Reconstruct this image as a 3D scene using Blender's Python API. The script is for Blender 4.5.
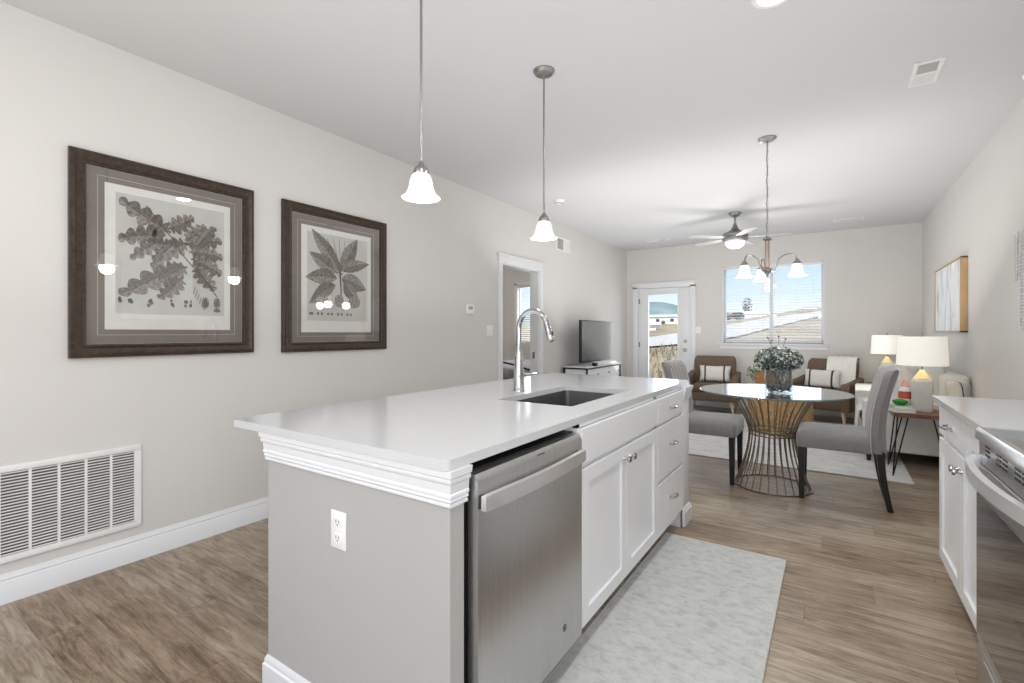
import bpy, bmesh, math, random
from mathutils import Vector, Matrix
PI = math.pi
random.seed(7)
S = bpy.context.scene
for o in list(bpy.data.objects): bpy.data.objects.remove(o)
C = S.collection

# ---------------------------------------------------------------- camera
cam_d = bpy.data.cameras.new('camera'); cam = bpy.data.objects.new('camera', cam_d); C.objects.link(cam)
cam.location = (0, 0, 1.235)
cam.rotation_euler = (PI/2, 0, math.radians(33.694))
cam_d.sensor_width = 36; cam_d.lens = 478.8*36/1024
cam_d.shift_y = -(341.5-332.66)/1024
cam_d.clip_start = .02; cam_d.clip_end = 2000
S.camera = cam
# ---------------------------------------------------------------- world, sun, exposure
S.view_settings.view_transform = 'Standard'; S.view_settings.look = 'None'
S.view_settings.gamma = 1; S.view_settings.use_curve_mapping = False
S.view_settings.exposure = 0.25
W = bpy.data.worlds.new('world'); S.world = W; W.use_nodes = True
wn = W.node_tree.nodes; wl = W.node_tree.links; wn.clear()
wo = wn.new('ShaderNodeOutputWorld'); wb = wn.new('ShaderNodeBackground')
wt = wn.new('ShaderNodeTexCoord'); wx = wn.new('ShaderNodeSeparateXYZ'); wr = wn.new('ShaderNodeValToRGB')
wl.new(wt.outputs['Generated'], wx.inputs[0]); wl.new(wx.outputs['Z'], wr.inputs[0])
e = wr.color_ramp.elements
e[0].position = 0.0; e[0].color = (.86, .93, 1.0, 1)
e[1].position = .45; e[1].color = (.16, .36, .78, 1)
k = e.new(.12); k.color = (.56, .76, .98, 1)
wl.new(wr.outputs[0], wb.inputs[0]); wb.inputs[1].default_value = 1.0
wl.new(wb.outputs[0], wo.inputs[0])
def light(name, kind, loc, energy, color=(1, 1, 1), size=1, size_y=None, rot=(0, 0, 0), radius=.1, shape='RECTANGLE', spread=PI):
    d = bpy.data.lights.new(name, kind); d.energy = energy; d.color = color
    if kind == 'AREA':
        d.shape = shape; d.size = size; d.spread = spread
        if size_y: d.size_y = size_y
    elif kind == 'SUN': d.angle = math.radians(1)
    else: d.shadow_soft_size = radius
    o = bpy.data.objects.new(name, d); o.location = loc; o.rotation_euler = rot; C.objects.link(o); return o
light('sun', 'SUN', (0, -10, 20), 5.0, (1, .95, .86), rot=(math.radians(48), 0, math.radians(25)))
# fill by two added windows behind the camera; daylight by the dining window, the garden door and the bedroom window
light('rear_fill', 'AREA', (-1.0, -2.45, 1.45), 21, (.98, .99, 1), 3.6, 2.3, rot=(PI/2, 0, 0))
light('side_fill', 'AREA', (.99, -.85, 1.62), 38, (.98, .99, 1), 1.6, 1.1, rot=(PI/2, 0, PI/2))
# added unseen lamps facing up, filling by the ceiling, kitchen and living area
light('ceiling_fill', 'AREA', (-.75, 1.35, 1.32), 32, (1, .995, .985), 3.6, 5.5, rot=(PI, 0, 0))
light('ceiling_fill', 'AREA', (-1.1, 5.75, 1.25), 42, (1, .995, .985), 3.4, 3.6, rot=(math.radians(155), 0, 0))
light('dining_window_daylight', 'AREA', (-.79, 8.80, 1.69), 5, (.93, .965, 1), 1.35, 1.2, rot=(-PI/2, 0, 0))
light('garden_door_daylight', 'AREA', (-2.47, 8.80, 1.15), 10, (.93, .965, 1), .5, 1.4, rot=(-PI/2, 0, 0))
light('bedroom_window_daylight', 'AREA', (-4.85, 8.80, 1.62), 22, (.95, .97, 1), 1.3, 1.2, rot=(-PI/2, 0, 0))

# ---------------------------------------------------------------- helpers
def mat(name, col=(.8, .8, .8), rough=.5, metal=0, spec=.5, emit=None, estr=0, noise=None, bump=None, coat=0, sheen=0):
    m = bpy.data.materials.new(name); m.use_nodes = True
    n = m.node_tree.nodes; l = m.node_tree.links; b = n['Principled BSDF']
    b.inputs['Base Color'].default_value = (*col, 1); b.inputs['Roughness'].default_value = rough
    b.inputs['Metallic'].default_value = metal; b.inputs['Specular IOR Level'].default_value = spec
    b.inputs['Coat Weight'].default_value = coat; b.inputs['Sheen Weight'].default_value = sheen
    if emit: b.inputs['Emission Color'].default_value = (*emit, 1); b.inputs['Emission Strength'].default_value = estr
    tc = n.new('ShaderNodeTexCoord')
    # noise = (scale, strength, stretch): gentle tonal variation of the material itself
    sc, st, stretch = noise if noise else (9, .04, (1, 1, 1))
    mp = n.new('ShaderNodeMapping'); mp.inputs['Scale'].default_value = stretch
    nt = n.new('ShaderNodeTexNoise'); nt.inputs['Scale'].default_value = sc; nt.inputs['Detail'].default_value = 4
    l.new(tc.outputs['Object'], mp.inputs[0]); l.new(mp.outputs[0], nt.inputs[0])
    cr = n.new('ShaderNodeValToRGB')
    cr.color_ramp.elements[0].position = .3; cr.color_ramp.elements[1].position = .7
    cr.color_ramp.elements[0].color = tuple(max(0, c*(1-st)) for c in col)+(1,)
    cr.color_ramp.elements[1].color = tuple(min(1, c*(1+st)) for c in col)+(1,)
    l.new(nt.outputs[0], cr.inputs[0]); l.new(cr.outputs[0], b.inputs['Base Color'])
    if bump:
        bs, bd = bump; n2 = n.new('ShaderNodeTexNoise'); n2.inputs['Scale'].default_value = bs
        bp = n.new('ShaderNodeBump'); bp.inputs['Strength'].default_value = bd; bp.inputs['Distance'].default_value = .004
        l.new(mp.outputs[0], n2.inputs[0]); l.new(n2.outputs[0], bp.inputs['Height']); l.new(bp.outputs[0], b.inputs['Normal'])
    return m
def glass_mat(name, tint=(1, 1, 1), ior=1.5, rough=0.0, mul=1.0):
    m = bpy.data.materials.new(name); m.use_nodes = True
    n = m.node_tree.nodes; l = m.node_tree.links; n.clear()
    out = n.new('ShaderNodeOutputMaterial'); mx = n.new('ShaderNodeMixShader'); t = n.new('ShaderNodeBsdfTransparent')
    g = n.new('ShaderNodeBsdfGlossy'); f = n.new('ShaderNodeFresnel'); mm = n.new('ShaderNodeMath'); mm.operation = 'MULTIPLY'; mm.use_clamp = True
    mm.inputs[1].default_value = mul
    ge = n.new('ShaderNodeNewGeometry'); mr = n.new('ShaderNodeMapRange'); mr.inputs['To Min'].default_value = ior; mr.inputs['To Max'].default_value = 1/ior
    l.new(ge.outputs['Backfacing'], mr.inputs['Value']); l.new(mr.outputs[0], f.inputs[0])
    t.inputs[0].default_value = (*tint, 1); g.inputs['Roughness'].default_value = rough; f.inputs[0].default_value = ior
    l.new(f.outputs[0], mm.inputs[0]); l.new(mm.outputs[0], mx.inputs[0]); l.new(t.outputs[0], mx.inputs[1]); l.new(g.outputs[0], mx.inputs[2]); l.new(mx.outputs[0], out.inputs[0])
    return m
def node_mat(name, rough=.5, spec=.5):
    m = bpy.data.materials.new(name); m.use_nodes = True
    n = m.node_tree.nodes; b = n['Principled BSDF']; b.inputs['Roughness'].default_value = rough; b.inputs['Specular IOR Level'].default_value = spec
    return m, n, m.node_tree.links, b
def ramp(n, stops):
    r = n.new('ShaderNodeValToRGB'); el = r.color_ramp.elements
    el[0].position, el[0].color = stops[0][0], (*stops[0][1], 1); el[1].position, el[1].color = stops[-1][0], (*stops[-1][1], 1)
    for p, c in stops[1:-1]:
        x = el.new(p); x.color = (*c, 1)
    return r

class MB:
    def __init__(s): s.b = bmesh.new(); s.mi = 0
    def _tag(s, fs):
        for f in fs: f.material_index = s.mi
    def box(s, x0, x1, y0, y1, z0, z1, bev=0, seg=2, M=None):
        vs = [s.b.verts.new((x, y, z)) for x in (x0, x1) for y in (y0, y1) for z in (z0, z1)]
        q = [(0, 1, 3, 2), (4, 6, 7, 5), (0, 4, 5, 1), (2, 3, 7, 6), (0, 2, 6, 4), (1, 5, 7, 3)]
        fs = [s.b.faces.new([vs[i] for i in f]) for f in q]; s._tag(fs)
        if M: bmesh.ops.transform(s.b, matrix=M, verts=vs)
        if bev:
            es = list({e for f in fs for e in f.edges})
            r = bmesh.ops.bevel(s.b, geom=es, offset=bev, segments=seg, profile=.5, affect='EDGES', clamp_overlap=True); s._tag(r['faces'])
        return s
    def lathe(s, prof, c=(0, 0, 0), n=24, M=None, closed=False):
        rings = []; allv = []
        for r, z in prof:
            if r < 1e-6: v = [s.b.verts.new((0, 0, z))]
            else: v = [s.b.verts.new((r*math.cos(2*PI*i/n), r*math.sin(2*PI*i/n), z)) for i in range(n)]
            rings.append(v); allv += v
        fs = []
        pairs = list(zip(rings, rings[1:]))
        if closed: pairs.append((rings[-1], rings[0]))
        for a, b in pairs:
            for i in range(n):
                j = (i+1) % n
                if len(a) == 1 and len(b) == 1: continue
                if len(a) == 1: fs.append(s.b.faces.new((a[0], b[i], b[j])))
                elif len(b) == 1: fs.append(s.b.faces.new((a[i], a[j], b[0])))
                else: fs.append(s.b.faces.new((a[i], a[j], b[j], b[i])))
        s._tag(fs)
        T = Matrix.Translation(c)
        if M: T = T @ M
        bmesh.ops.transform(s.b, matrix=T, verts=allv); return s
    def cyl(s, p0, p1, r0, r1=None, n=16):
        r1 = r0 if r1 is None else r1
        p0, p1 = Vector(p0), Vector(p1); d = p1-p0
        M = d.to_track_quat('Z', 'Y').to_matrix().to_4x4()
        return s.lathe([(0, 0), (r0, 0), (r1, d.length), (0, d.length)], p0, n, M)
    def tube(s, pts, r, n=8, closed=False, rs=None):
        pts = [Vector(p) for p in pts]; N = len(pts); rings = []; up = None
        for i, p in enumerate(pts):
            if closed: t = pts[(i+1) % N]-pts[i-1]
            else: t = pts[min(i+1, N-1)]-pts[max(i-1, 0)]
            t.normalize()
            if up is None:
                up = Vector((0, 0, 1)) if abs(t.z) < .9 else Vector((1, 0, 0))
            x = t.cross(up)
            if x.length < 1e-5: x = t.orthogonal()
            x.normalize(); y = x.cross(t); up = y
            rr = rs[i] if rs else r
            rings.append([s.b.verts.new(p+x*rr*math.cos(2*PI*k/n)+y*rr*math.sin(2*PI*k/n)) for k in range(n)])
        fs = []
        for i in range(N if closed else N-1):
            a, b = rings[i], rings[(i+1) % N]
            for k in range(n): fs.append(s.b.faces.new((a[k], a[(k+1) % n], b[(k+1) % n], b[k])))
        if not closed: fs.append(s.b.faces.new(rings[0][::-1])); fs.append(s.b.faces.new(rings[-1]))
        s._tag(fs); return s
    def prism(s, poly, d0, d1, axis='z', bev=0):
        def P(a, b, d):
            return {'z': (a, b, d), 'y': (a, d, b), 'x': (d, a, b)}[axis]
        A = [s.b.verts.new(P(a, b, d0)) for a, b in poly]; B = [s.b.verts.new(P(a, b, d1)) for a, b in poly]
        n = len(poly); fs = [s.b.faces.new(A[::-1]), s.b.faces.new(B)]
        for i in range(n): fs.append(s.b.faces.new((A[i], A[(i+1) % n], B[(i+1) % n], B[i])))
        s._tag(fs)
        if bev:
            es = list({e for f in fs[:2] for e in f.edges})
            r = bmesh.ops.bevel(s.b, geom=es, offset=bev, segments=2, profile=.5, affect='EDGES', clamp_overlap=True); s._tag(r['faces'])
        return s
    def holed(s, outer, inner, z0, z1):
        lo = []
        for z in (z0, z1):
            O = [s.b.verts.new((x, y, z)) for x, y in outer]; I = [s.b.verts.new((x, y, z)) for x, y in inner]
            E = [s.b.edges.new((L[i], L[(i+1) % len(L)])) for L in (O, I) for i in range(len(L))]
            r = bmesh.ops.triangle_fill(s.b, edges=E, use_beauty=True); s._tag([f for f in r['geom'] if isinstance(f, bmesh.types.BMFace)])
            lo.append((O, I))
        for k in (0, 1):
            a, b = lo[0][k], lo[1][k]
            for i in range(len(a)): s._tag([s.b.faces.new((a[i], a[(i+1) % len(a)], b[(i+1) % len(a)], b[i]))])
        return s
    def sweep(s, path, prof, closed=False):
        """profile points (out, z) carried along a 2-D path with mitred corners; 'out' is to the right of the direction of travel"""
        P = [Vector(p) for p in path]; N = len(P); rings = []
        for i in range(N):
            if closed or 0 < i < N-1:
                d0 = (P[i]-P[i-1]).normalized(); d1 = (P[(i+1) % N]-P[i]).normalized()
            elif i == 0: d0 = d1 = (P[1]-P[0]).normalized()
            else: d0 = d1 = (P[i]-P[i-1]).normalized()
            n0 = Vector((d0.y, -d0.x)); n1 = Vector((d1.y, -d1.x)); m = (n0+n1).normalized(); m /= max(.3, m.dot(n0))
            rings.append([s.b.verts.new((P[i].x+m.x*o, P[i].y+m.y*o, z)) for o, z in prof])
        K = len(prof); fs = []
        for i in range(N if closed else N-1):
            a, b = rings[i], rings[(i+1) % N]
            for k in range(K): fs.append(s.b.faces.new((a[k], b[k], b[(k+1) % K], a[(k+1) % K])))
        if not closed: fs += [s.b.faces.new(rings[0]), s.b.faces.new(rings[-1][::-1])]
        s._tag(fs); return s
    def loft(s, loops, cap=True):
        R = [[s.b.verts.new(p) for p in L] for L in loops]; n = len(R[0]); fs = []
        for a, b in zip(R, R[1:]):
            for i in range(n): fs.append(s.b.faces.new((a[i], a[(i+1) % n], b[(i+1) % n], b[i])))
        if cap: fs += [s.b.faces.new(R[0][::-1]), s.b.faces.new(R[-1])]
        s._tag(fs); return s
    def superell(s, c, sx, sy, sz, e1=.5, e2=.4, nu=28, nv=14, M=None, wob=0, sd=1):
        f = lambda t, e: math.copysign(abs(t)**e, t)
        loops = []; vs = []
        rng = random.Random(sd)
        for j in range(nv+1):
            v = -PI/2+PI*j/nv
            L = []
            for i in range(nu):
                u = 2*PI*i/nu
                L.append(Vector((sx*f(math.cos(v), e1)*f(math.cos(u), e2), sy*f(math.cos(v), e1)*f(math.sin(u), e2), sz*f(math.sin(v), e1)))*(1+wob*(rng.random()-.5)))
            if j in (0, nv): L = [Vector((0, 0, L[0].z))]
            loops.append(L)
        T = Matrix.Translation(c)
        if M: T = T @ M
        R = [[s.b.verts.new(T @ p) for p in L] for L in loops]; fs = []
        for a, b in zip(R, R[1:]):
            for i in range(nu):
                j = (i+1) % nu
                if len(a) == 1: fs.append(s.b.faces.new((a[0], b[j], b[i])))
                elif len(b) == 1: fs.append(s.b.faces.new((a[i], a[j], b[0])))
                else: fs.append(s.b.faces.new((a[i], a[j], b[j], b[i])))
        s._tag(fs); return s
    def pillow(s, w, h, t, M=None, nx=18, ny=14, drop=0):
        """stuffed cushion in the local XZ plane with pointed corners, thickness along Y"""
        T = M or Matrix(); R = []
        for sgn in (1, -1):
            G = []
            for j in range(ny+1):
                row = []
                for i in range(nx+1):
                    u = -1+2*i/nx; v = -1+2*j/ny
                    k = (max(0, 1-u**4))**.5*(max(0, 1-v**4))**.5
                    sh = 1-.07*(1-abs(u))*abs(v)**2; sv = 1-.07*(1-abs(v))*abs(u)**2
                    p = Vector((u*w/2*sv, sgn*t/2*k**.8, h/2*v*sh))
                    row.append(T @ p)
                G.append(row)
            R.append(G)
        for q, G in enumerate(R):
            V = [[s.b.verts.new(p) for p in row] for row in G]
            for j in range(ny):
                for i in range(nx):
                    f = (V[j][i], V[j][i+1], V[j+1][i+1], V[j+1][i]); s._tag([s.b.faces.new(f if q else f[::-1])])
        bmesh.ops.remove_doubles(s.b, verts=s.b.verts, dist=1e-4)
        return s
def obj(name, mb, mats, parent=None, smooth=35, mods=None):
    me = bpy.data.meshes.new(name)
    bmesh.ops.recalc_face_normals(mb.b, faces=mb.b.faces)
    mb.b.to_mesh(me); mb.b.free()
    for m in (mats if isinstance(mats, (list, tuple)) else [mats]): me.materials.append(m)
    if smooth:
        for p in me.polygons: p.use_smooth = True
        me.set_sharp_from_angle(angle=math.radians(smooth))
    o = bpy.data.objects.new(name, me); C.objects.link(o)
    if parent: o.parent = parent
    return o
def tag(o, label, cat, group=None, kind=None):
    o['label'] = label; o['category'] = cat
    if group: o['group'] = group
    if kind: o['kind'] = kind
    return o
def thing(name, label, cat, loc=(0, 0, 0), rz=0, group=None):
    o = bpy.data.objects.new(name, None); o.empty_display_size = .05; C.objects.link(o)
    o.location = loc; o.rotation_euler = (0, 0, rz); return tag(o, label, cat, group)
def struct(name, mb, m, label=None, parent=None, smooth=35):
    o = obj(name, mb, m, parent, smooth)
    if not parent:
        o['kind'] = 'structure'
        if label: o['label'] = label
    return o
def dup(root, loc, rz, label, group=None):
    r = root.copy(); C.objects.link(r); r.location = loc; r.rotation_euler = (0, 0, rz); r['label'] = label
    if group: r['group'] = group
    for ch in list(root.children):
        c = ch.copy(); C.objects.link(c); c.parent = r
        for g in ch.children:
            d = g.copy(); C.objects.link(d); d.parent = c
    return r
def rrect(x0, x1, y0, y1, r, n=5):
    out = []
    for cx, cy, a in ((x1-r, y1-r, 0), (x0+r, y1-r, 90), (x0+r, y0+r, 180), (x1-r, y0+r, 270)):
        for i in range(n+1):
            t = math.radians(a+90*i/n); out.append((cx+r*math.cos(t), cy+r*math.sin(t)))
    return out
def Rx(a): return Matrix.Rotation(a, 4, 'X')
def Ry(a): return Matrix.Rotation(a, 4, 'Y')
def Rz(a): return Matrix.Rotation(a, 4, 'Z')
def Tr(*a): return Matrix.Translation(a)

# ---------------------------------------------------------------- materials
M_wall = mat('greige wall paint', (.645, .630, .608), .75, spec=.2, noise=(2, .012, (1, 1, 1)), bump=(220, .03))
M_ceil = mat('white ceiling paint', (.635, .64, .648), .85, spec=.15, noise=(2, .01, (1, 1, 1)), bump=(160, .04))
M_trim = mat('white trim paint', (.75, .758, .775), .35, noise=(5, .01, (1, 1, 1)))
M_cab = mat('white cabinet lacquer', (.80, .812, .83), .32, noise=(5, .01, (1, 1, 1)))
M_island_wall = mat('dimmed greige wall paint', (.42, .412, .40), .7, spec=.2, noise=(3, .012, (1, 1, 1)), bump=(220, .03))  # same greige as the walls, dimmer light on this end put into the colour
M_chrome = mat('polished chrome', (.50, .505, .51), .1, 1)
M_nickel = mat('brushed nickel', (.34, .335, .325), .3, 1)
M_steel = mat('brushed stainless steel', (.58, .58, .575), .28, 1, noise=(3, .06, (1, 60, 1)))
M_steel2 = mat('bright stainless trim', (.78, .78, .79), .3, .75)
M_black = mat('black plastic', (.012, .012, .013), .4)
M_sink = mat('dark steel sink', (.20, .20, .205), .35, .85)
M_plastic = mat('white plastic', (.80, .80, .79), .4)
M_slot = mat('dark slot', (.03, .03, .03), .6)
M_bronze = mat('dark bronze frame', (.040, .024, .015), .36, 0, .35, noise=(45, .5, (1, 1, 1)))
M_mat = mat('taupe picture mount', (.205, .172, .148), .8)
M_matline = mat('pale mount bevel', (.55, .50, .44), .6)
M_paper = mat('ivory paper', (.80, .79, .76), .8)
M_plate = mat('grey print ground', (.60, .595, .565), .85, noise=(12, .05, (1, 1, 1)))
M_ink = mat('sepia ink', (.085, .07, .058), .8)
M_glass = glass_mat('clear window glass', (1, 1, 1), 1.45)
M_picglass = glass_mat('picture glass', (.97, .97, .97), 1.5, mul=1.6)
M_tabglass = glass_mat('table glass', (.93, .97, .96), 1.5, mul=1.5)
M_tabedge = mat('green glass edge', (.10, .20, .18), .1)
M_grey = mat('grey upholstery velvet', (.215, .20, .205), .8, noise=(25, .07, (1, 1, 1)), bump=(500, .25), sheen=.5)
M_pipe = mat('pale grey piping', (.45, .43, .43), .8)
M_ebony = mat('black stained wood', (.008, .007, .007), .3)
M_brown = mat('brown woven upholstery', (.135, .092, .062), .85, noise=(30, .12, (1, 1, 1)), bump=(450, .3))
M_oakleg = mat('pale beech leg', (.60, .46, .30), .45, noise=(8, .12, (1, 1, .2)))
M_cream = mat('cream sofa linen', (.70, .69, .66), .9, noise=(20, .05, (1, 1, 1)), bump=(420, .3))
M_throw = mat('white knit throw', (.78, .76, .71), .95, noise=(40, .05, (1, 1, 1)), bump=(160, .8))
M_band = mat('dark brown ribbon', (.045, .035, .03), .8)
M_bronzewire = mat('antique bronze wire', (.27, .235, .205), .32, .9)
M_iron = mat('black iron', (.015, .015, .016), .4, .5)
M_walnut = mat('walnut slab', (.17, .075, .035), .4, noise=(6, .45, (1, 7, 1)))
M_shade = mat('white lamp shade linen', (.86, .84, .79), .9, emit=(1, .95, .86), estr=.30, noise=(60, .02, (1, 1, 1)))
M_ceramic = mat('off white ribbed ceramic', (.62, .60, .565), .5)
M_lamplit = mat('lamplit pale gold', (.88, .70, .36), .35, emit=(1, .8, .4), estr=0)  # warm light of the bulb above painted into the cap colour
M_bell = mat('frosted bell glass', (.9, .89, .86), .25, emit=(1, .97, .92), estr=.36)
M_bulb = mat('lit bulb', (1, 1, 1), .5, emit=(1, .96, .88), estr=2.6)
M_tan = mat('chandelier column wood', (.36, .29, .245), .35, .2)

def floor_mat():
    m, n, l, b = node_mat('vinyl plank floor', .42, .4)
    tc = n.new('ShaderNodeTexCoord'); sx = n.new('ShaderNodeSeparateXYZ'); l.new(tc.outputs['Object'], sx.inputs[0])
    def mt(op, a, bb=None):
        x = n.new('ShaderNodeMath'); x.operation = op
        for i, v in enumerate((a, bb)):
            if v is None: continue
            if isinstance(v, (int, float)): x.inputs[i].default_value = v
            else: l.new(v, x.inputs[i])
        return x.outputs[0]
    yr = mt('DIVIDE', sx.outputs['Y'], .182); row = mt('FLOOR', yr); fy = mt('FRACT', yr)
    xs = mt('DIVIDE', mt('ADD', sx.outputs['X'], mt('MULTIPLY', row, .477)), 1.22); col = mt('FLOOR', xs); fx = mt('FRACT', xs)
    cb = n.new('ShaderNodeCombineXYZ'); l.new(row, cb.inputs[0]); l.new(col, cb.inputs[1])
    wn_ = n.new('ShaderNodeTexWhiteNoise'); wn_.noise_dimensions = '3D'; l.new(cb.outputs[0], wn_.inputs['Vector'])
    # board-local grain coordinates
    g = n.new('ShaderNodeCombineXYZ'); l.new(mt('MULTIPLY', sx.outputs['X'], 1.6), g.inputs[0]); l.new(mt('MULTIPLY', sx.outputs['Y'], 11), g.inputs[1]); l.new(mt('MULTIPLY', wn_.outputs['Value'], 37), g.inputs[2])
    n1 = n.new('ShaderNodeTexNoise'); n1.inputs['Scale'].default_value = 2.4; n1.inputs['Detail'].default_value = 9; n1.inputs['Roughness'].default_value = .74; n1.inputs['Distortion'].default_value = .7; l.new(g.outputs[0], n1.inputs[0])
    g2 = n.new('ShaderNodeCombineXYZ'); l.new(mt('MULTIPLY', sx.outputs['X'], 4), g2.inputs[0]); l.new(mt('MULTIPLY', sx.outputs['Y'], 70), g2.inputs[1]); l.new(wn_.outputs['Value'], g2.inputs[2])
    n2 = n.new('ShaderNodeTexNoise'); n2.inputs['Scale'].default_value = 1.2; n2.inputs['Detail'].default_value = 8; n2.inputs['Roughness'].default_value = .7; l.new(g2.outputs[0], n2.inputs[0])
    g3 = n.new('ShaderNodeTexNoise'); g3.inputs['Scale'].default_value = 2.2; g3.inputs['Detail'].default_value = 5; l.new(tc.outputs['Object'], g3.inputs[0])
    v = mt('ADD', mt('MULTIPLY', n1.outputs[0], .68), mt('ADD', mt('MULTIPLY', n2.outputs[0], .36), mt('ADD', mt('MULTIPLY', wn_.outputs['Value'], .10), mt('MULTIPLY', g3.outputs[0], .27))))
    r = ramp(n, [(.50, (.055, .036, .024)), (.60, (.165, .120, .084)), (.70, (.275, .215, .158)), (.82, (.42, .35, .275))]); l.new(v, r.inputs[0])
    # a warm to grey cast that changes board by board
    mixc = n.new('ShaderNodeMixRGB'); mixc.blend_type = 'MULTIPLY'; r2 = ramp(n, [(0, (1.0, .92, .84)), (.5, (1, .97, .93)), (1, (.96, .98, 1.0))]); l.new(wn_.outputs['Value'], r2.inputs[0])
    mixc.inputs[0].default_value = .8; l.new(r.outputs[0], mixc.inputs[1]); l.new(r2.outputs[0], mixc.inputs[2])
    seam = mt('MAXIMUM', mt('LESS_THAN', fy, .012), mt('LESS_THAN', fx, .0022))
    mx = n.new('ShaderNodeMixRGB'); mx.inputs[2].default_value = (.04, .028, .02, 1); l.new(mt('MULTIPLY', seam, .45), mx.inputs[0]); l.new(mixc.outputs[0], mx.inputs[1])
    l.new(mx.outputs[0], b.inputs['Base Color'])
    rr = mt('ADD', mt('MULTIPLY', n2.outputs[0], .25), .27); l.new(rr, b.inputs['Roughness'])
    bp = n.new('ShaderNodeBump'); bp.inputs['Strength'].default_value = .12; bp.inputs['Distance'].default_value = .002; l.new(n2.outputs[0], bp.inputs['Height']); l.new(bp.outputs[0], b.inputs['Normal'])
    return m
M_floor = floor_mat()
def quartz():
    m, n, l, b = node_mat('white quartz', .13, .42)
    tc = n.new('ShaderNodeTexCoord'); a = n.new('ShaderNodeTexNoise'); a.inputs['Scale'].default_value = 2.5; a.inputs['Detail'].default_value = 7; a.inputs['Distortion'].default_value = 1.6
    l.new(tc.outputs['Object'], a.inputs[0]); r = ramp(n, [(.46, (.57, .58, .595)), (.495, (.585, .59, .60)), (.53, (.57, .58, .595))]); l.new(a.outputs[0], r.inputs[0])
    s2 = n.new('ShaderNodeTexNoise'); s2.inputs['Scale'].default_value = 260; l.new(tc.outputs['Object'], s2.inputs[0]); r2 = ramp(n, [(.35, (.93, .93, .93)), (.5, (1, 1, 1))]); l.new(s2.outputs[0], r2.inputs[0])
    mx = n.new('ShaderNodeMixRGB'); mx.blend_type = 'MULTIPLY'; mx.inputs[0].default_value = .6; l.new(r.outputs[0], mx.inputs[1]); l.new(r2.outputs[0], mx.inputs[2]); l.new(mx.outputs[0], b.inputs['Base Color'])
    return m
M_quartz = quartz()
def rug_mat(name, c0, c1, c2, sc):
    m, n, l, b = node_mat(name, .95, .1)
    tc = n.new('ShaderNodeTexCoord'); a = n.new('ShaderNodeTexNoise'); a.inputs['Scale'].default_value = sc; a.inputs['Detail'].default_value = 9; a.inputs['Roughness'].default_value = .75; a.inputs['Distortion'].default_value = .5
    mp = n.new('ShaderNodeMapping'); mp.inputs['Scale'].default_value = (1, 1.7, 1); l.new(tc.outputs['Object'], mp.inputs[0]); l.new(mp.outputs[0], a.inputs[0])
    r = ramp(n, [(.36, c0), (.5, c1), (.64, c2)]); l.new(a.outputs[0], r.inputs[0]); l.new(r.outputs[0], b.inputs['Base Color'])
    f = n.new('ShaderNodeTexNoise'); f.inputs['Scale'].default_value = 350; l.new(tc.outputs['Object'], f.inputs[0]); bp = n.new('ShaderNodeBump'); bp.inputs['Strength'].default_value = .5; bp.inputs['Distance'].default_value = .003; l.new(f.outputs[0], bp.inputs['Height']); l.new(bp.outputs[0], b.inputs['Normal'])
    return m
M_rug = rug_mat('grey distressed rug', (.42, .425, .42), (.54, .545, .535), (.60, .60, .585), 16)
M_rug2 = rug_mat('ivory distressed rug', (.50, .51, .52), (.64, .64, .635), (.72, .71, .69), 6)
M_rugedge = mat('rug binding', (.55, .54, .50), .95)
def burl():
    m, n, l, b = node_mat('honey burl wood', .5)
    tc = n.new('ShaderNodeTexCoord'); v = n.new('ShaderNodeTexNoise'); v.inputs['Scale'].default_value = 30; v.inputs['Detail'].default_value = 5; v.inputs['Distortion'].default_value = 2
    l.new(tc.outputs['Object'], v.inputs[0]); r = ramp(n, [(.35, (.26, .13, .05)), (.5, (.46, .27, .12)), (.65, (.60, .40, .20))]); l.new(v.outputs[0], r.inputs[0]); l.new(r.outputs[0], b.inputs['Base Color']); return m
M_burl = burl()

# ================================================================ SETTING
XL, XR, YB, YK, ZC = -3.14, 1.03, 8.52, -2.6, 2.74
WY0, WY1, DZ = 4.50, 5.33, 2.03          # bedroom doorway
WX0, WX1, WZ0, WZ1 = -1.495, -.085, 1.055, 2.325  # dining window opening
DX0, DX1 = -2.93, -2.01                   # garden door opening
BX0, BX1 = -5.56, -4.15                    # bedroom window opening
mb = MB(); mb.box(-7.2, XR+.15, YK-.15, YB+.12, -.12, 0); struct('floor', mb, M_floor, 'brown wood-look plank floor', smooth=0)
mb = MB(); mb.box(-7.2, XR+.15, YK-.15, YB+.15, ZC, ZC+.12); struct('ceiling', mb, M_ceil, 'flat white ceiling', smooth=0)
mb = MB(); T = .12
mb.box(XL-T, XL, YK, WY0, 0, ZC); mb.box(XL-T, XL, WY1, YB, 0, ZC); mb.box(XL-T, XL, WY0, WY1, DZ, ZC)
struct('wall_left', mb, M_wall, 'greige left wall with bedroom doorway', smooth=0)
mb = MB(); mb.box(XR, XR+T, YK, -1.65, 0, ZC); mb.box(XR, XR+T, -.05, YB+.15, 0, ZC); mb.box(XR, XR+T, -1.65, -.05, 0, 1.05); mb.box(XR, XR+T, -1.65, -.05, 2.2, ZC); struct('wall_right', mb, M_wall, 'greige right wall', smooth=0)
mb = MB(); T2 = .15
def yw(x0, x1, z0, z1, m=None): (m or mb).box(x0, x1, YB, YB+T2, z0, z1)
yw(-7.2, BX0, 0, ZC); yw(BX0, BX1, 0, 1.0); yw(BX0, BX1, 2.24, ZC); yw(BX1, DX0, 0, ZC); yw(DX0, DX1, 2.05, ZC); yw(DX1, WX0, 0, ZC)
yw(WX0, WX1, 0, WZ0); yw(WX0, WX1, WZ1, ZC); yw(WX1, XR+.0, 0, ZC)
struct('wall_back', mb, M_wall, 'greige window wall', smooth=0)
mb = MB(); KX0, KX1 = -2.8, .8
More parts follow.
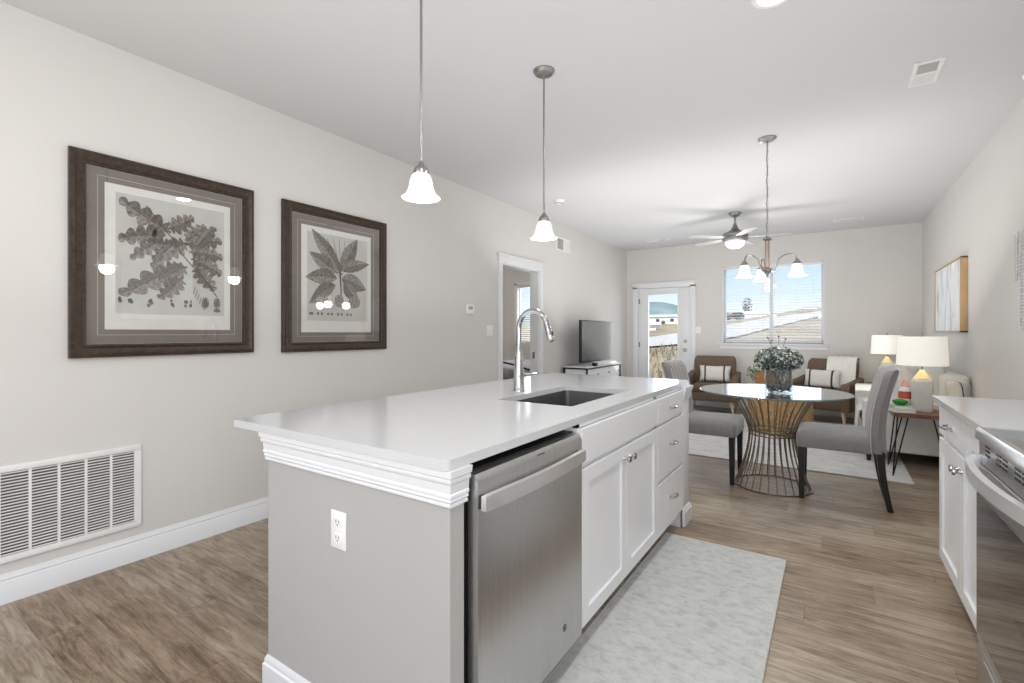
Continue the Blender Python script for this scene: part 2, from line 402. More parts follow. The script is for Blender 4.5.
mb.box(-7.2, KX0, YK-T2, YK, 0, ZC); mb.box(KX1, XR, YK-T2, YK, 0, ZC); mb.box(KX0, KX1, YK-T2, YK, 2.6, ZC); mb.box(KX0, KX1, YK-T2, YK, 0, .1)
struct('wall_kitchen', mb, M_wall, smooth=0)
mb = MB(); mb.box(-7.2, -7.08, YK, YB, 0, ZC); struct('wall_bedroom', mb, M_wall, smooth=0)
mb = MB(); mb.box(-7.08, XL-T, 3.3, 3.42, 0, ZC); struct('wall_bedroom_side', mb, M_wall, smooth=0)

# baseboards
BP = [(0, 0), (.014, 0), (.014, .098), (.010, .104), (.012, .112), (.006, .126), (.004, .135), (0, .135)]
def base(name, path):
    m = MB(); m.sweep(path, BP); struct(name, m, M_trim, 'white moulded baseboard')
base('baseboard_left', [(XL, YK+.02), (XL, 4.42)])
base('baseboard_left_far', [(XL, 5.425), (XL, YB-.001)])
base('baseboard_back_corner', [(XL+.016, YB), (-3.04, YB)])
base('baseboard_back', [(-1.92, YB), (XR-.016, YB)])
base('baseboard_right', [(XR, YB), (XR, 3.23)])
base('baseboard_bedroom', [(-7.0, YB), (XL-T-.01, YB)])

# bedroom door casing and jamb
mb = MB()
for y0, y1 in ((4.42, 4.50), (5.33, 5.42)):
    mb.box(XL, XL+.018, y0, y1, 0, 2.03, .004); mb.box(XL+.018, XL+.024, y0+.012, y1-.03, 0, 2.03, .002)
mb.box(XL, XL+.018, 4.42, 5.42, 2.03, 2.10, .003)
mb.box(XL, XL+.028, 4.41, 5.43, 2.10, 2.115, .003); mb.box(XL, XL+.042, 4.395, 5.445, 2.115, 2.137, .006)
mb.box(XL, XL+.026, 4.42, 5.42, 2.055, 2.066, .003)
mb.box(XL-T-.004, XL+.002, 4.498, 4.512, 0, 2.03); mb.box(XL-T-.004, XL+.002, 5.318, 5.332, 0, 2.03); mb.box(XL-T-.004, XL+.002, 4.50, 5.33, 2.018, 2.032)
t1 = struct('trim_1', mb, M_trim, 'white casing around the bedroom doorway')
mb = MB(); mb.box(-3.225, -3.19, 5.314, 5.3185, .90, .985, .001); mb.box(-3.212, -3.2, 5.312, 5.315, .925, .96); obj('strike_plate', mb, M_nickel, t1)

# garden door (glazed)
mb = MB()
mb.box(DX0-.09, DX0, YB-.02, YB, 0, 2.06, .004); mb.box(DX1, DX1+.09, YB-.02, YB, 0, 2.06, .004); mb.box(DX0-.09, DX1+.09, YB-.02, YB, 2.03, 2.125, .004)
mb.box(DX0-.10, DX1+.10, YB-.027, YB, 2.115, 2.13, .003)
mb.box(DX0, DX0+.012, YB-.01, YB+.15, 0, 2.05); mb.box(DX1-.012, DX1, YB-.01, YB+.15, 0, 2.05); mb.box(DX0, DX1, YB-.01, YB+.15, 2.03, 2.05)
struct('trim_2', mb, M_trim, 'white casing around the garden door')
d1 = bpy.data.objects.new('door_1', None); C.objects.link(d1); d1.location = (0, YB+.03, 0); d1['kind'] = 'structure'; d1['label'] = 'white full-lite garden door'
gx0, gx1, gz0, gz1 = -2.74, -2.215, .30, 1.915
mb = MB(); x0, x1 = DX0+.014, DX1-.014
mb.box(x0, gx0, -.02, .025, .01, 2.026, .002); mb.box(gx1, x1, -.02, .025, .01, 2.026, .002)
mb.box(gx0, gx1, -.02, .025, gz1, 2.026); mb.box(gx0, gx1, -.02, .025, .01, gz0)
obj('door_leaf', mb, M_trim, d1)
mb = MB()
for a in ((gx0-.03, gx0+.008, gz0-.03, gz1+.03), (gx1-.008, gx1+.03, gz0-.03, gz1+.03)): mb.box(a[0], a[1], -.032, -.018, a[2], a[3], .004)
for a in ((gz0-.03, gz0+.008), (gz1-.008, gz1+.03)): mb.box(gx0, gx1, -.032, -.018, a[0], a[1], .004)
obj('glazing_bead', mb, M_trim, d1)
mb = MB(); mb.box(gx0, gx1, 0, .006, gz0, gz1); obj('glass_pane', mb, M_glass, d1, 0)
mb = MB(); mb.lathe([(0, 0), (.03, 0), (.03, .008), (.012, .012), (.012, .04), (.027, .05), (.03, .065), (.022, .08), (0, .084)], (-2.09, -.02, .935), 20, Rx(PI/2)); obj('door_knob', mb, M_nickel, d1)
mb = MB(); mb.lathe([(0, 0), (.03, 0), (.03, .01), (.024, .016), (0, .018)], (-2.09, -.02, 1.088), 20, Rx(PI/2)); mb.box(-2.095, -2.085, -.055, -.03, 1.075, 1.105, .002); obj('deadbolt', mb, M_nickel, d1)
for z in (.25, 1.02, 1.8):
    mb = MB(); mb.cyl((DX0+.012, -.028, z-.045), (DX0+.012, -.028, z+.045), .007, n=10); mb.box(DX0+.012, DX0+.04, -.023, -.019, z-.045, z+.045); obj('hinge', mb, M_nickel, d1)

# windows ------------------------------------------------------------
def window(n, x0, x1, z0, z1, lbl, mull=True):
    w = bpy.data.objects.new(n, None); C.objects.link(w); w.location = (0, YB, 0); w['kind'] = 'structure'; w['label'] = lbl
    m = MB()
    for a in ((x0, x0+.012), (x1-.012, x1)): m.box(a[0], a[1], -.002, .15, z0, z1)
    m.box(x0, x1, -.002, .15, z1-.012, z1); m.box(x0, x1, -.002, .15, z0, z0+.012)
    xs = [x0+.012, (x0+x1)/2, x1-.012]
    for a, b in zip(xs, xs[1:]):
        m.box(a, a+.028, .085, .13, z0+.012, z1-.012, .003); m.box(b-.028, b, .085, .13, z0+.012, z1-.012, .003)
        m.box(a, b, .085, .13, z1-.055, z1-.012, .003); m.box(a, b, .085, .13, z0+.012, z0+.057, .003)
    obj('window_frame', m, M_trim, w)
    for a, b in zip(xs, xs[1:]):
        m = MB(); m.box(a+.02, b-.02, .105, .111, z0+.05, z1-.05); obj('glass_pane', m, M_glass, w, 0)
    return w
w1 = window('window_1', WX0, WX1, WZ0, WZ1, 'wide dining window with white frame')
mb = MB(); mb.box(WX0-.06, WX1+.06, -.045, .0, WZ0-.022, WZ0+.004, .006); mb.box(WX0-.045, WX1+.045, -.018, 0, WZ0-.085, WZ0-.022, .004); obj('window_sill', mb, M_trim, w1)
w3 = window('window_3', BX0, BX1, 1.0, 2.24, 'bedroom window')
mb = MB(); mb.box(BX0-.06, BX1+.06, -.04, 0, .975, 1.0, .005); mb.box(BX0-.045, BX1+.045, -.018, 0, .93, .975, .004)
mb.box(BX0-.05, BX0+.002, -.016, 0, 1.0, 2.28); mb.box(BX1-.002, BX1+.05, -.016, 0, 1.0, 2.28); mb.box(BX0-.05, BX1+.05, -.016, 0, 2.238, 2.29); obj('window_sill', mb, M_trim, w3)
# added patio glazing behind the camera, an opening for the rear fill
pw = bpy.data.objects.new('fill_window_1', None); C.objects.link(pw); pw.location = (0, YK, 0); pw['kind'] = 'structure'; pw['label'] = 'wide patio window added behind the kitchen for fill light'
mb = MB()
for x in (KX0, -1.03, KX1-.06): mb.box(x, x+.06, -.1, -.04, .1, 2.6, .003)
mb.box(KX0, KX1, -.1, -.04, .1, .17); mb.box(KX0, KX1, -.1, -.04, 2.53, 2.6); obj('window_frame', mb, M_trim, pw)
mb = MB(); mb.box(KX0+.05, KX1-.05, -.072, -.066, .16, 2.54); obj('glass_pane', mb, M_glass, pw, 0)

sw = bpy.data.objects.new('fill_window_2', None); C.objects.link(sw); sw.location = (XR, 0, 0); sw['kind'] = 'structure'; sw['label'] = 'kitchen side window added behind the camera for fill light'  # added unseen window, an opening for fill from the right
mb = MB()
for y in (-1.65, -.875, -.10): mb.box(.03, .09, y, y+.05, 1.05, 2.2, .003)
mb.box(.03, .09, -1.65, -.05, 1.05, 1.10); mb.box(.03, .09, -1.65, -.05, 2.15, 2.2); obj('window_frame', mb, M_trim, sw)
mb = MB(); mb.box(.055, .061, -1.62, -.08, 1.08, 2.17); obj('glass_pane', mb, M_glass, sw, 0)

M_slat = mat('white blind slat', (.83, .84, .86), .5)
def blind(x0, x1, z0, z1, label, tilt=9, nm='window_blind', group=None):
    t = thing(nm, label, 'blind', (0, YB, 0), group=group)
    m = MB(); m.box(x0, x1, .018, .068, z1-.045, z1-.002, .003); obj('headrail', m, M_trim, t)
    m = MB(); n = int((z1-z0-.075)/.0445)
    for i in range(n):
        z = z1-.075-i*.0445
        m.box(x0+.004, x1-.004, -.024, .024, -.0014, .0014, M=Tr(0, .043, z) @ Rx(math.radians(tilt)))
    obj('slats', m, M_slat, t, 0)
    m = MB(); m.box(x0+.003, x1-.003, .02, .066, z0+.014, z0+.034, .004); obj('bottom_rail', m, M_trim, t)
    m = MB()
    for x in (x0+.12, (x0+x1)/2, x1-.12):
        for y in (.0185, .0675): m.cyl((x, y, z0+.03), (x, y, z1-.04), .0009, n=5)
    obj('ladder_cord', m, M_plastic, t)
    m = MB(); m.cyl((x0+.05, .012, z1-.5), (x0+.05, .014, z1-.04), .004, n=8); obj('tilt_wand', m, M_plastic, t)
    return t
xm = (WX0+WX1)/2
blind(WX0+.016, xm-.001, WZ0+.012, WZ1-.012, 'white slatted blind in left half of the dining window')
blind(xm+.001, WX1-.016, WZ0+.012, WZ1-.012, 'white slatted blind in right half of the dining window')
blind(BX0+.016, BX1-.016, 1.012, 2.228, 'white slatted blind in the bedroom window seen through the doorway', tilt=12)

# ================================================================ ISLAND
CX0, CX1, CY0, CY1, CZ1 = -1.852, -.796, .902, 3.362, .915
SX0, SX1, SY0, SY1 = -1.335, -.936, 1.87, 2.585
isl = thing('kitchen_island', 'long kitchen island base with white cabinets and greige end wall', 'island', (-1.25, 2.1, 0))
def loc(mbx, root):
    bmesh.ops.translate(mbx.b, verts=mbx.b.verts, vec=-Vector(root.location)); return mbx
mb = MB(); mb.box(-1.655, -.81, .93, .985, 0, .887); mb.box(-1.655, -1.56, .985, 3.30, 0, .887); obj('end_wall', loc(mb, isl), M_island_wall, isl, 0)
prof = [(0, .787), (.005, .787), (.008, .790), (.008, .795), (.005, .798), (.009, .801), (.011, .805), (.009, .809), (.008, .811), (.013, .815), (.013, .822), (.010, .825), (.011, .828), (.013, .848), (.016, .851), (.019, .856), (.019, .862), (.017, .864), (.022, .869), (.024, .887), (0, .887)]
mb = MB(); mb.sweep([(-1.655, 3.30), (-1.655, .93), (-.81, .93), (-.81, .992)], prof)
obj('crown_moulding', loc(mb, isl), M_trim, isl)
mb = MB(); mb.sweep([(-1.655, 3.30), (-1.655, .93), (-.81, .93), (-.81, .985)], [(0, 0), (.014, 0), (.014, .07), (.009, .076), (.010, .084), (.003, .1), (0, .1)]); obj('base_moulding', loc(mb, isl), M_trim, isl)
# carcass (sink base + drawer base), leaves dishwasher bay open
mb = MB(); FX = -.80
mb.box(-1.56, FX, 1.645, 1.663, .105, .887); mb.box(-1.56, FX, 2.585, 2.62, .105, .887); mb.box(-1.56, FX, 3.12, 3.30, 0.0, .887)
mb.box(-1.56, -1.40, 1.0, 3.12, 0.0, .60); mb.box(-1.40, FX, 1.663, 3.12, .105, .125)
mb.box(FX-.02, FX, 1.645, 3.13, .872, .887); mb.box(FX-.02, FX, 1.645, 3.13, .715, .735); mb.box(FX-.02, FX, 2.62, 3.12, .40, .42)
mb.box(-.88, -.865, 1.645, 3.12, 0, .105)
obj('cabinet_carcass', loc(mb, isl), M_cab, isl, 0)
mb = MB(); mb.box(FX-.0, FX+.012, 3.14, 3.30, .10, .887, .002); mb.sweep([(FX+.012, 3.135), (FX+.012, 3.305), (-1.2, 3.305)], [(0, 0), (.014, 0), (.014, .085), (.008, .092), (.008, .103), (0, .112)])
mb.sweep([(FX+.012, 3.135), (FX+.012, 3.30), (-1.2, 3.30)], [(0, .80), (.006, .80), (.012, .825), (.012, .84), (.024, .872), (.024, .887), (0, .887)])
obj('corner_post', loc(mb, isl), M_trim, isl)
def shaker(x, y0, y1, z0, z1, root, name, sgn=1, rail=.058, th=.019, flat=False):
    """cabinet front whose face looks along sgn*X"""
    m = MB(); a, b = sorted((x, x+sgn*th))
    if flat: m.box(a, b, y0, y1, z0, z1, .002)
    else:
        m.box(a, b, y0, y0+rail, z0, z1, .0015); m.box(a, b, y1-rail, y1, z0, z1, .0015)
        m.box(a, b, y0+rail, y1-rail, z0, z0+rail, .0015); m.box(a, b, y0+rail, y1-rail, z1-rail, z1, .0015)
        c, d = sorted((x, x+sgn*th*.45)); m.box(c, d, y0+rail-.002, y1-rail+.002, z0+rail-.002, z1-rail+.002)
    return obj(name, loc(m, root), M_cab, root, 0)
def knob(x, y, z, root, par, sgn=1):
    m = MB(); m.lathe([(0, 0), (.008, 0), (.006, .006), (.005, .014), (.012, .02), (.0155, .025), (.0145, .031), (0, .034)], (x, y, z), 16, Ry(sgn*PI/2)); return obj('knob', loc(m, root), M_chrome, par)
def pull(x, y, z, root, par, sgn=1, w=.05):
    m = MB(); m.tube([(x, y-w, z), (x+sgn*.018, y-w, z), (x+sgn*.028, y-w*.6, z+.001), (x+sgn*.031, y, z+.002), (x+sgn*.028, y+w*.6, z+.001), (x+sgn*.018, y+w, z), (x, y+w, z)], .0055, 10)
    for q in (-w, w): m.cyl((x, y+q, z), (x+sgn*.004, y+q, z), .009, n=12)
    return obj('handle', loc(m, root), M_chrome, par)
shaker(FX, 1.65, 2.592, .735, .870, isl, 'false_drawer_front', flat=True)
d = shaker(FX, 1.65, 2.119, .118, .715, isl, 'cabinet_door'); knob(FX+.019, 2.088, .665, isl, d)
d = shaker(FX, 2.123, 2.592, .118, .715, isl, 'cabinet_door'); knob(FX+.019, 2.154, .665, isl, d)
for z0, z1, zh in ((.735, .870, .80), (.42, .715, .59), (.118, .40, .28)):
    d = shaker(FX, 2.600, 3.125, z0, z1, isl, 'drawer', flat=True); pull(FX+.019, 2.87, zh, isl, d, w=.045)
# counter
ct = thing('island_countertop', 'white quartz countertop on the long island with sink cut-out', 'countertop', (-1.3, 2.1, .887))
mb = MB(); mb.holed(rrect(CX0, CX1, CY0, CY1, .018), rrect(SX0, SX1, SY0, SY1, .012), .888, CZ1)
obj('quartz_slab', loc(mb, ct), M_quartz, ct, 30)
ct2 = ct
# sink
sk = thing('kitchen_sink', 'dark undermount sink basin set in the island countertop', 'sink', ((SX0+SX1)/2, (SY0+SY1)/2, .70))
mb = MB(); loops = []
for z, k in ((.887, -.012), (.887, .002), (.70, .006), (.688, .022)):
    loops.append([(x, y, z) for x, y in rrect(SX0+k, SX1-k, SY0+k, SY1-k, .03)])
for z, k in ((.683, .06),): loops.append([(x, y, z) for x, y in rrect(SX0+k, SX1-k, SY0+k, SY1-k, .03)])
mb.loft(loops, cap=False); mb.b.faces.new([v for v in mb.b.verts][-24:]); obj('basin', loc(mb, sk), M_sink, sk)
mb = MB(); mb.lathe([(0, .685), (.045, .685), (.045, .688), (.035, .689), (.033, .686), (0, .686)], ((SX0+SX1)/2, (SY0+SY1)/2, 0), 20); obj('drain', loc(mb, sk), M_steel2, sk)
# faucet
fa = thing('kitchen_faucet', 'tall chrome gooseneck pull-down faucet beside the island sink', 'faucet', (-1.425, 2.205, .915))
mb = MB(); mb.lathe([(0, 0), (.032, 0), (.032, .006), (.030, .010), (.0275, .08), (.0235, .16), (.018, .20), (.0155, .22), (0, .22)], n=24); obj('faucet_body', mb, M_chrome, fa)
mb = MB(); pts = [(0, 0, .2), (0, 0, .27), (.001, 0, .33)]
R = .093
for i in range(15):
    t = PI-PI*.93*i/14; pts.append((R+R*math.cos(t), 0, .34+R*1.05*math.sin(t)))
mb.tube(pts, .0145, 14); obj('gooseneck_spout', mb, M_chrome, fa)
e1 = Vector(pts[-1]); dr = (Vector(pts[-1])-Vector(pts[-2])).normalized()
mb = MB(); mb.tube([e1-dr*.01, e1+dr*.02, e1+dr*.05, e1+dr*.085, e1+dr*.092], .015, 16, rs=[.0155, .0165, .0185, .0185, .015]); sh = obj('spray_head', mb, M_chrome, fa)
mb = MB(); mb.box(-.003, .003, -.006, .006, -.018, .018, .002, M=Tr(*(e1+dr*.055+Vector((.0175, 0, 0))))); mb.cyl(e1+dr*.0915, e1+dr*.0935, .0115, n=14); obj('spray_button', mb, M_black, sh)
mb = MB(); mb.cyl((0, .015, .085), (0, .05, .085), .0145, n=16); mb.tube([(0, .045, .085), (0, .058, .086), (0, .165, .088)], .006, 10, rs=[.009, .0065, .005]); obj('lever_handle', mb, M_chrome, fa)
fa.rotation_euler = (0, 0, math.radians(-4))
# outlet helper
def outlet(loc_, rz, label, kind='outlet'):
    t = thing({'outlet': 'wall_outlet', 'switch': 'light_switch'}[kind], label, kind if kind == 'outlet' else 'light switch', loc_, rz)   # faces local -Y
    m = MB(); m.box(-.036 if kind == 'outlet' else -.058, .036 if kind == 'outlet' else .058, -.006, 0, -.058, .058, .003); obj('cover_plate', m, M_plastic, t)
    if kind == 'outlet':
        for z in (-.024, .024):
            m = MB(); m.mi = 0; m.prism([(x, zz+z) for x, zz in rrect(-.017, .017, -.014, .014, .008)], -.008, -.004, 'y')
            m.mi = 1; m.box(-.008, -.0055, -.0085, -.0079, z-.002, z+.008); m.box(.0055, .008, -.0085, -.0079, z-.001, z+.007); m.cyl((0, -.0085, z-.007), (0, -.0079, z-.007), .0026, n=10)
            obj('receptacle', m, [M_plastic, M_slot], t)
    else:
        for x in (-.023, .023):
            m = MB(); m.box(x-.006, x+.006, -.010, -.005, -.013, .013, .001); m.box(x-.004, x+.004, -.02, -.008, -.001, .009, .002); obj('toggle', m, M_plastic, t)
    return t
outlet((-1.257, .93, .63), 0, 'white double outlet on the greige end of the island')

# dishwasher
dw = thing('dishwasher', 'stainless steel dishwasher with bar handle built into the island', 'dishwasher', (-1.08, 1.335, 0))
mb = MB(); mb.box(-1.39, -.815, 1.005, 1.638, .09, .862); mb.box(-1.39, -.85, 1.005, 1.638, .0, .09); obj('tub_housing', loc(mb, dw), M_black, dw, 0)
mb = MB(); mb.prism([(-.812, .10), (-.782, .10), (-.778, .104), (-.778, .835), (-.79, .856), (-.812, .858)], 1.005, 1.638, 'y'); obj('door_panel', loc(mb, dw), M_steel, dw)
mb = MB(); pts = []
for i in range(13):
    t = i/12; pts.append((-.758+.014*math.sin(PI*t), 1.003+.612*t))
m2 = [(x-.008, y) for x, y in pts]+[(x+.008, y) for x, y in pts[::-1]]
mb.prism(m2, .764, .806, 'z', .004); obj('bar_handle', loc(mb, dw), M_steel2, dw)
mb = MB()
mb = None
for y in (1.008, 1.592):
    mb = MB(); mb.box(-.785, -.762, y, y+.018, .767, .803, .003); obj('handle_mount', loc(mb, dw), M_black, dw)
mb = MB(); mb.lathe([(.010, 0), (.0125, 0), (.0125, .0008), (.010, .0008)], (-.778, 1.50, .20), 24, Ry(PI/2), closed=True)
mb.tube([(-.7775, 1.506, .205), (-.7775, 1.500, .2065), (-.7775, 1.4955, .202), (-.7775, 1.4955, .197), (-.7775, 1.501, .1945), (-.7775, 1.505, .198), (-.7775, 1.501, .2)], .0009, 5)
obj('round_emblem', loc(mb, dw), M_slot, dw)
mb = MB(); mb.box(-.7805, -.7775, 1.32, 1.36, .842, .8445) ; obj('status_light', loc(mb, dw), M_black, dw, 0)

# ================================================================ RIGHT KITCHEN RUN
rc = thing('base_cabinet', 'white base cabinet at the end of the right counter', 'cabinet', (.75, 2.7, 0))
mb = MB(); mb.box(.47, XR-.004, 2.235, 3.20, .105, .887); mb.box(.54, XR-.004, 2.235, 3.20, 0, .105); obj('cabinet_carcass', loc(mb, rc), M_cab, rc, 0)
d = shaker(.47, 2.245, 3.19, .735, .872, rc, 'drawer', -1, flat=True); pull(.451, 2.93, .80, rc, d, -1, .05)
d = shaker(.47, 2.245, 2.715, .118, .715, rc, 'cabinet_door', -1); knob(.451, 2.687, .655, rc, d, -1)
d = shaker(.47, 2.719, 3.19, .118, .715, rc, 'cabinet_door', -1); knob(.451, 2.747, .655, rc, d, -1)
mb = MB(); mb.prism(rrect(.427, XR-.003, 2.232, 3.225, .008), .888, .915, 'z')
tag(obj('side_countertop', mb, M_quartz, None, 30), 'short white quartz countertop between the range and the living room', 'countertop')
# range
rg = thing('electric_range', 'stainless steel electric range with black glass oven door', 'range', (.7, 1.85, 0))
RY0, RY1, RX = 1.465, 2.225, .405
mb = MB(); mb.box(.44, XR-.02, RY0, RY1, .04, .90); obj('range_body', loc(mb, rg), M_steel, rg, 0)
mb = MB(); mb.box(.425, XR-.02, RY0, RY1, .90, .912, .002); mt_black = mat('black ceramic glass', (.02, .02, .022), .05, coat=.5); obj('cooktop_glass', loc(mb, rg), mt_black, rg)
M_ring = mat('burner mark grey', (.3, .3, .3), .3)
for cx, cy, r in ((.58, 2.04, .10), (.58, 1.66, .085), (.83, 2.04, .08), (.83, 1.66, .10)):
    mb = MB(); mb.lathe([(r, .9122), (r+.0025, .9122), (r+.0025, .9126), (r, .9126)], (cx, cy, 0), 40, closed=True); obj('burner_ring', loc(mb, rg), M_ring, rg)
mb = MB(); mb.prism([(RX, .880), (RX+.003, .908), (RX+.010, .917), (.432, .917), (.432, .880)], RY0, RY1, 'y', .002); obj('front_trim', loc(mb, rg), M_steel, rg)
mb = MB(); mb.box(RX+.012, .445, RY0, RY1, .80, .880); obj('vent_panel', loc(mb, rg), M_steel, rg, 0)
for g0 in (2.10, 1.975, 1.915, 1.80, 1.74, 1.62, 1.56):
    for k in range(3):
        mb = MB(); mb.box(RX+.0105, RX+.014, g0, g0+.045, .836+k*.014, .844+k*.014); obj('vent_slot', loc(mb, rg), M_black, rg, 0)
mb = MB(); g0, g1 = RY0+.035, RY1-.004
mb.box(RX+.005, .438, RY0+.003, RY1-.003, .70, .797, .004); mb.box(RX+.005, .438, RY0+.003, RY0+.04, .20, .70); mb.box(RX+.005, .438, RY0+.003, RY1-.003, .20, .235, .003); mb.box(RX+.005, .438, RY1-.010, RY1-.003, .20, .70)
od = obj('oven_door', loc(mb, rg), M_steel, rg, 0)
mb = MB(); mb.box(RX+.003, RX+.02, RY0+.04, RY1-.010, .235, .70); obj('oven_door_glass', loc(mb, rg), mat('black oven glass', (.015, .016, .02), .04, coat=.6), od, 0)
mb = MB(); a = []; b = []
for i in range(21):
    t = i/20; y = RY1+.006-(RY1-RY0+.012)*t; bul = .050*math.sin(PI*t)**.8
    a.append((RX-.016-bul, y)); b.append((RX+.000-bul*.92, y))
mb.prism(a+b[::-1], .793, .832, 'z', .004)
for y in (RY1-.03, RY0+.012): mb.box(RX-.012, RX+.014, y, y+.018, .780, .826, .002)
obj('oven_handle', loc(mb, rg), M_steel2, od)
mb = MB(); mb.box(RX+.006, .438, RY0+.003, RY1-.003, .05, .195, .004); mb.box(RX+.001, RX+.01, RY0+.1, RY1-.1, .165, .18, .003); obj('storage_drawer', loc(mb, rg), M_steel, rg)
# upper cabinet whose crown just reaches into the frame
uc = thing('upper_cabinet', 'white wall cabinet corner with crown at the top right edge', 'cabinet', (.86, 2.5, 1.4))
mb = MB(); mb.box(.715, XR-.003, 2.23, 2.90, 1.40, 2.29, .002); obj('cabinet_carcass', loc(mb, uc), M_cab, uc, 0)
mb = MB(); mb.sweep([(XR-.003, 2.90), (.715, 2.90), (.715, 2.23)][::-1], [(0, 2.27), (-.008, 2.27), (-.012, 2.29), (-.030, 2.325), (-.032, 2.335), (0, 2.335)]); obj('crown_moulding', loc(mb, uc), M_trim, uc)
d = shaker(.715, 2.235, 2.56, 1.41, 2.26, uc, 'cabinet_door', -1); knob(.696, 2.53, 1.46, uc, d, -1)
d = shaker(.715, 2.57, 2.895, 1.41, 2.26, uc, 'cabinet_door', -1); knob(.696, 2.60, 1.46, uc, d, -1)

# ================================================================ RUGS
def rug(x0, x1, y0, y1, m, label, name, th=.009):
    t = thing(name, label, 'rug', ((x0+x1)/2, (y0+y1)/2, 0))
    q = MB(); nx, ny = 24, 40
    V = [[q.b.verts.new((x0+(x1-x0)*i/nx, y0+(y1-y0)*j/ny, th)) for i in range(nx+1)] for j in range(ny+1)]
    for j in range(ny):
        for i in range(nx): q.b.faces.new((V[j][i], V[j][i+1], V[j+1][i+1], V[j+1][i]))
    q.box(x0, x1, y0, y1, .001, th-.0005)
    obj('rug_pile', loc(q, t), m, t, 0)
    q = MB(); q.tube([(x0, y0, .006), (x1, y0, .006), (x1, y1, .006), (x0, y1, .006)], .0055, 8, closed=True); obj('rug_binding', loc(q, t), M_rugedge, t); return t
rug(-.838, -.205, .75, 2.965, M_rug, 'pale grey distressed runner rug lying in front of the island', 'runner_rug')
rug(-2.75, .56, 5.03, 7.9, M_rug2, 'large ivory distressed area rug under the armchairs and coffee table', 'area_rug')

# ================================================================ LEFT WALL ITEMS
rngl = random.Random(3)
def leaf_poly(kind, L, Wd):
    pts = []
    N = 46
    side = []
    for i in range(N+1):
        t = i/N
        if kind == 'oak':
            env = math.sin(PI*min(1, t**.8*.97+.02))**.6
            w = Wd*env*(.36+.64*abs(math.sin(PI*(t*4.6+.1)))**.8) if t > .1 else Wd*.10
            if t > .93: w = Wd*.45*math.sqrt(max(0, (1-t)/.07))
        else: w = Wd*math.sin(PI*t**.85)**.9*(1+.03*math.sin(t*40))
        side.append((t*L, w))
    return side
def leaf(m, ox, oz, ang, L, Wd, kind, off, bend=.15, mid=2):
    ca, sa = math.cos(ang), math.sin(ang)
    def P(u, v):
        v2 = v+bend*L*(u/L)**2
        return (off, ox+u*ca-v2*sa, oz+u*sa+v2*ca)
    side = leaf_poly(kind, L, Wd)
    # upper half lighter, lower half mid tone (engraved shading belongs to the print)
    for sg, mi in ((1, 1), (-1, 2)):
        prev = None
        for u, w in side:
            cur = (m.b.verts.new(P(u, 0)), m.b.verts.new(P(u, sg*w)))
            if prev:
                f = m.b.faces.new((prev[0], cur[0], cur[1], prev[1])); f.material_index = mi
            prev = cur
    def line(pts2, wd):
        for (u0, v0), (u1, v1) in zip(pts2, pts2[1:]):
            dx, dy = u1-u0, v1-v0; l = math.hypot(dx, dy) or 1; nx, ny = -dy/l*wd, dx/l*wd
            vs = [m.b.verts.new(Vector(P(a, b))+Vector((.0004, 0, 0))) for a, b in ((u0+nx, v0+ny), (u1+nx, v1+ny), (u1-nx, v1-ny), (u0-nx, v0-ny))]
            f = m.b.faces.new(vs); f.material_index = 0
    line([(u, 0) for u, w in side[::4]], .0012)
    line([(u, w) for u, w in side], .0007); line([(u, -w) for u, w in side], .0007)
    for i in range(5, len(side)-4, 2):
        u, w = side[i]
        for sg in (1, -1): line([(u-L*.05, 0), (min(L, u+L*.03), sg*w*.9)], .0005)
def stroke(m, pts, wd, off, mi=0):
    for (a0, b0), (a1, b1) in zip(pts, pts[1:]):
        dx, dy = a1-a0, b1-b0; l = math.hypot(dx, dy) or 1; nx, ny = -dy/l*wd, dx/l*wd
        f = m.b.faces.new([m.b.verts.new((off, p, q)) for p, q in ((a0+nx, b0+ny), (a1+nx, b1+ny), (a1-nx, b1-ny), (a0-nx, b0-ny))]); f.material_index = mi
def blob(m, cy, cz, ry, rz_, off, mi=2, outline=True):
    N = 20; P2 = [(cy+ry*math.cos(2*PI*i/N), cz+rz_*math.sin(2*PI*i/N)) for i in range(N)]
    f = m.b.faces.new([m.b.verts.new((off, a, b)) for a, b in P2]); f.material_index = mi
    if outline: stroke(m, P2+[P2[0]], .0009, off+.0004)
M_leafA = mat('engraved leaf light tone', (.29, .26, .225), .85, noise=(70, .55, (1, 1, 1)))
M_leafB = mat('engraved leaf dark tone', (.17, .148, .125), .85, noise=(70, .6, (1, 1, 1)))
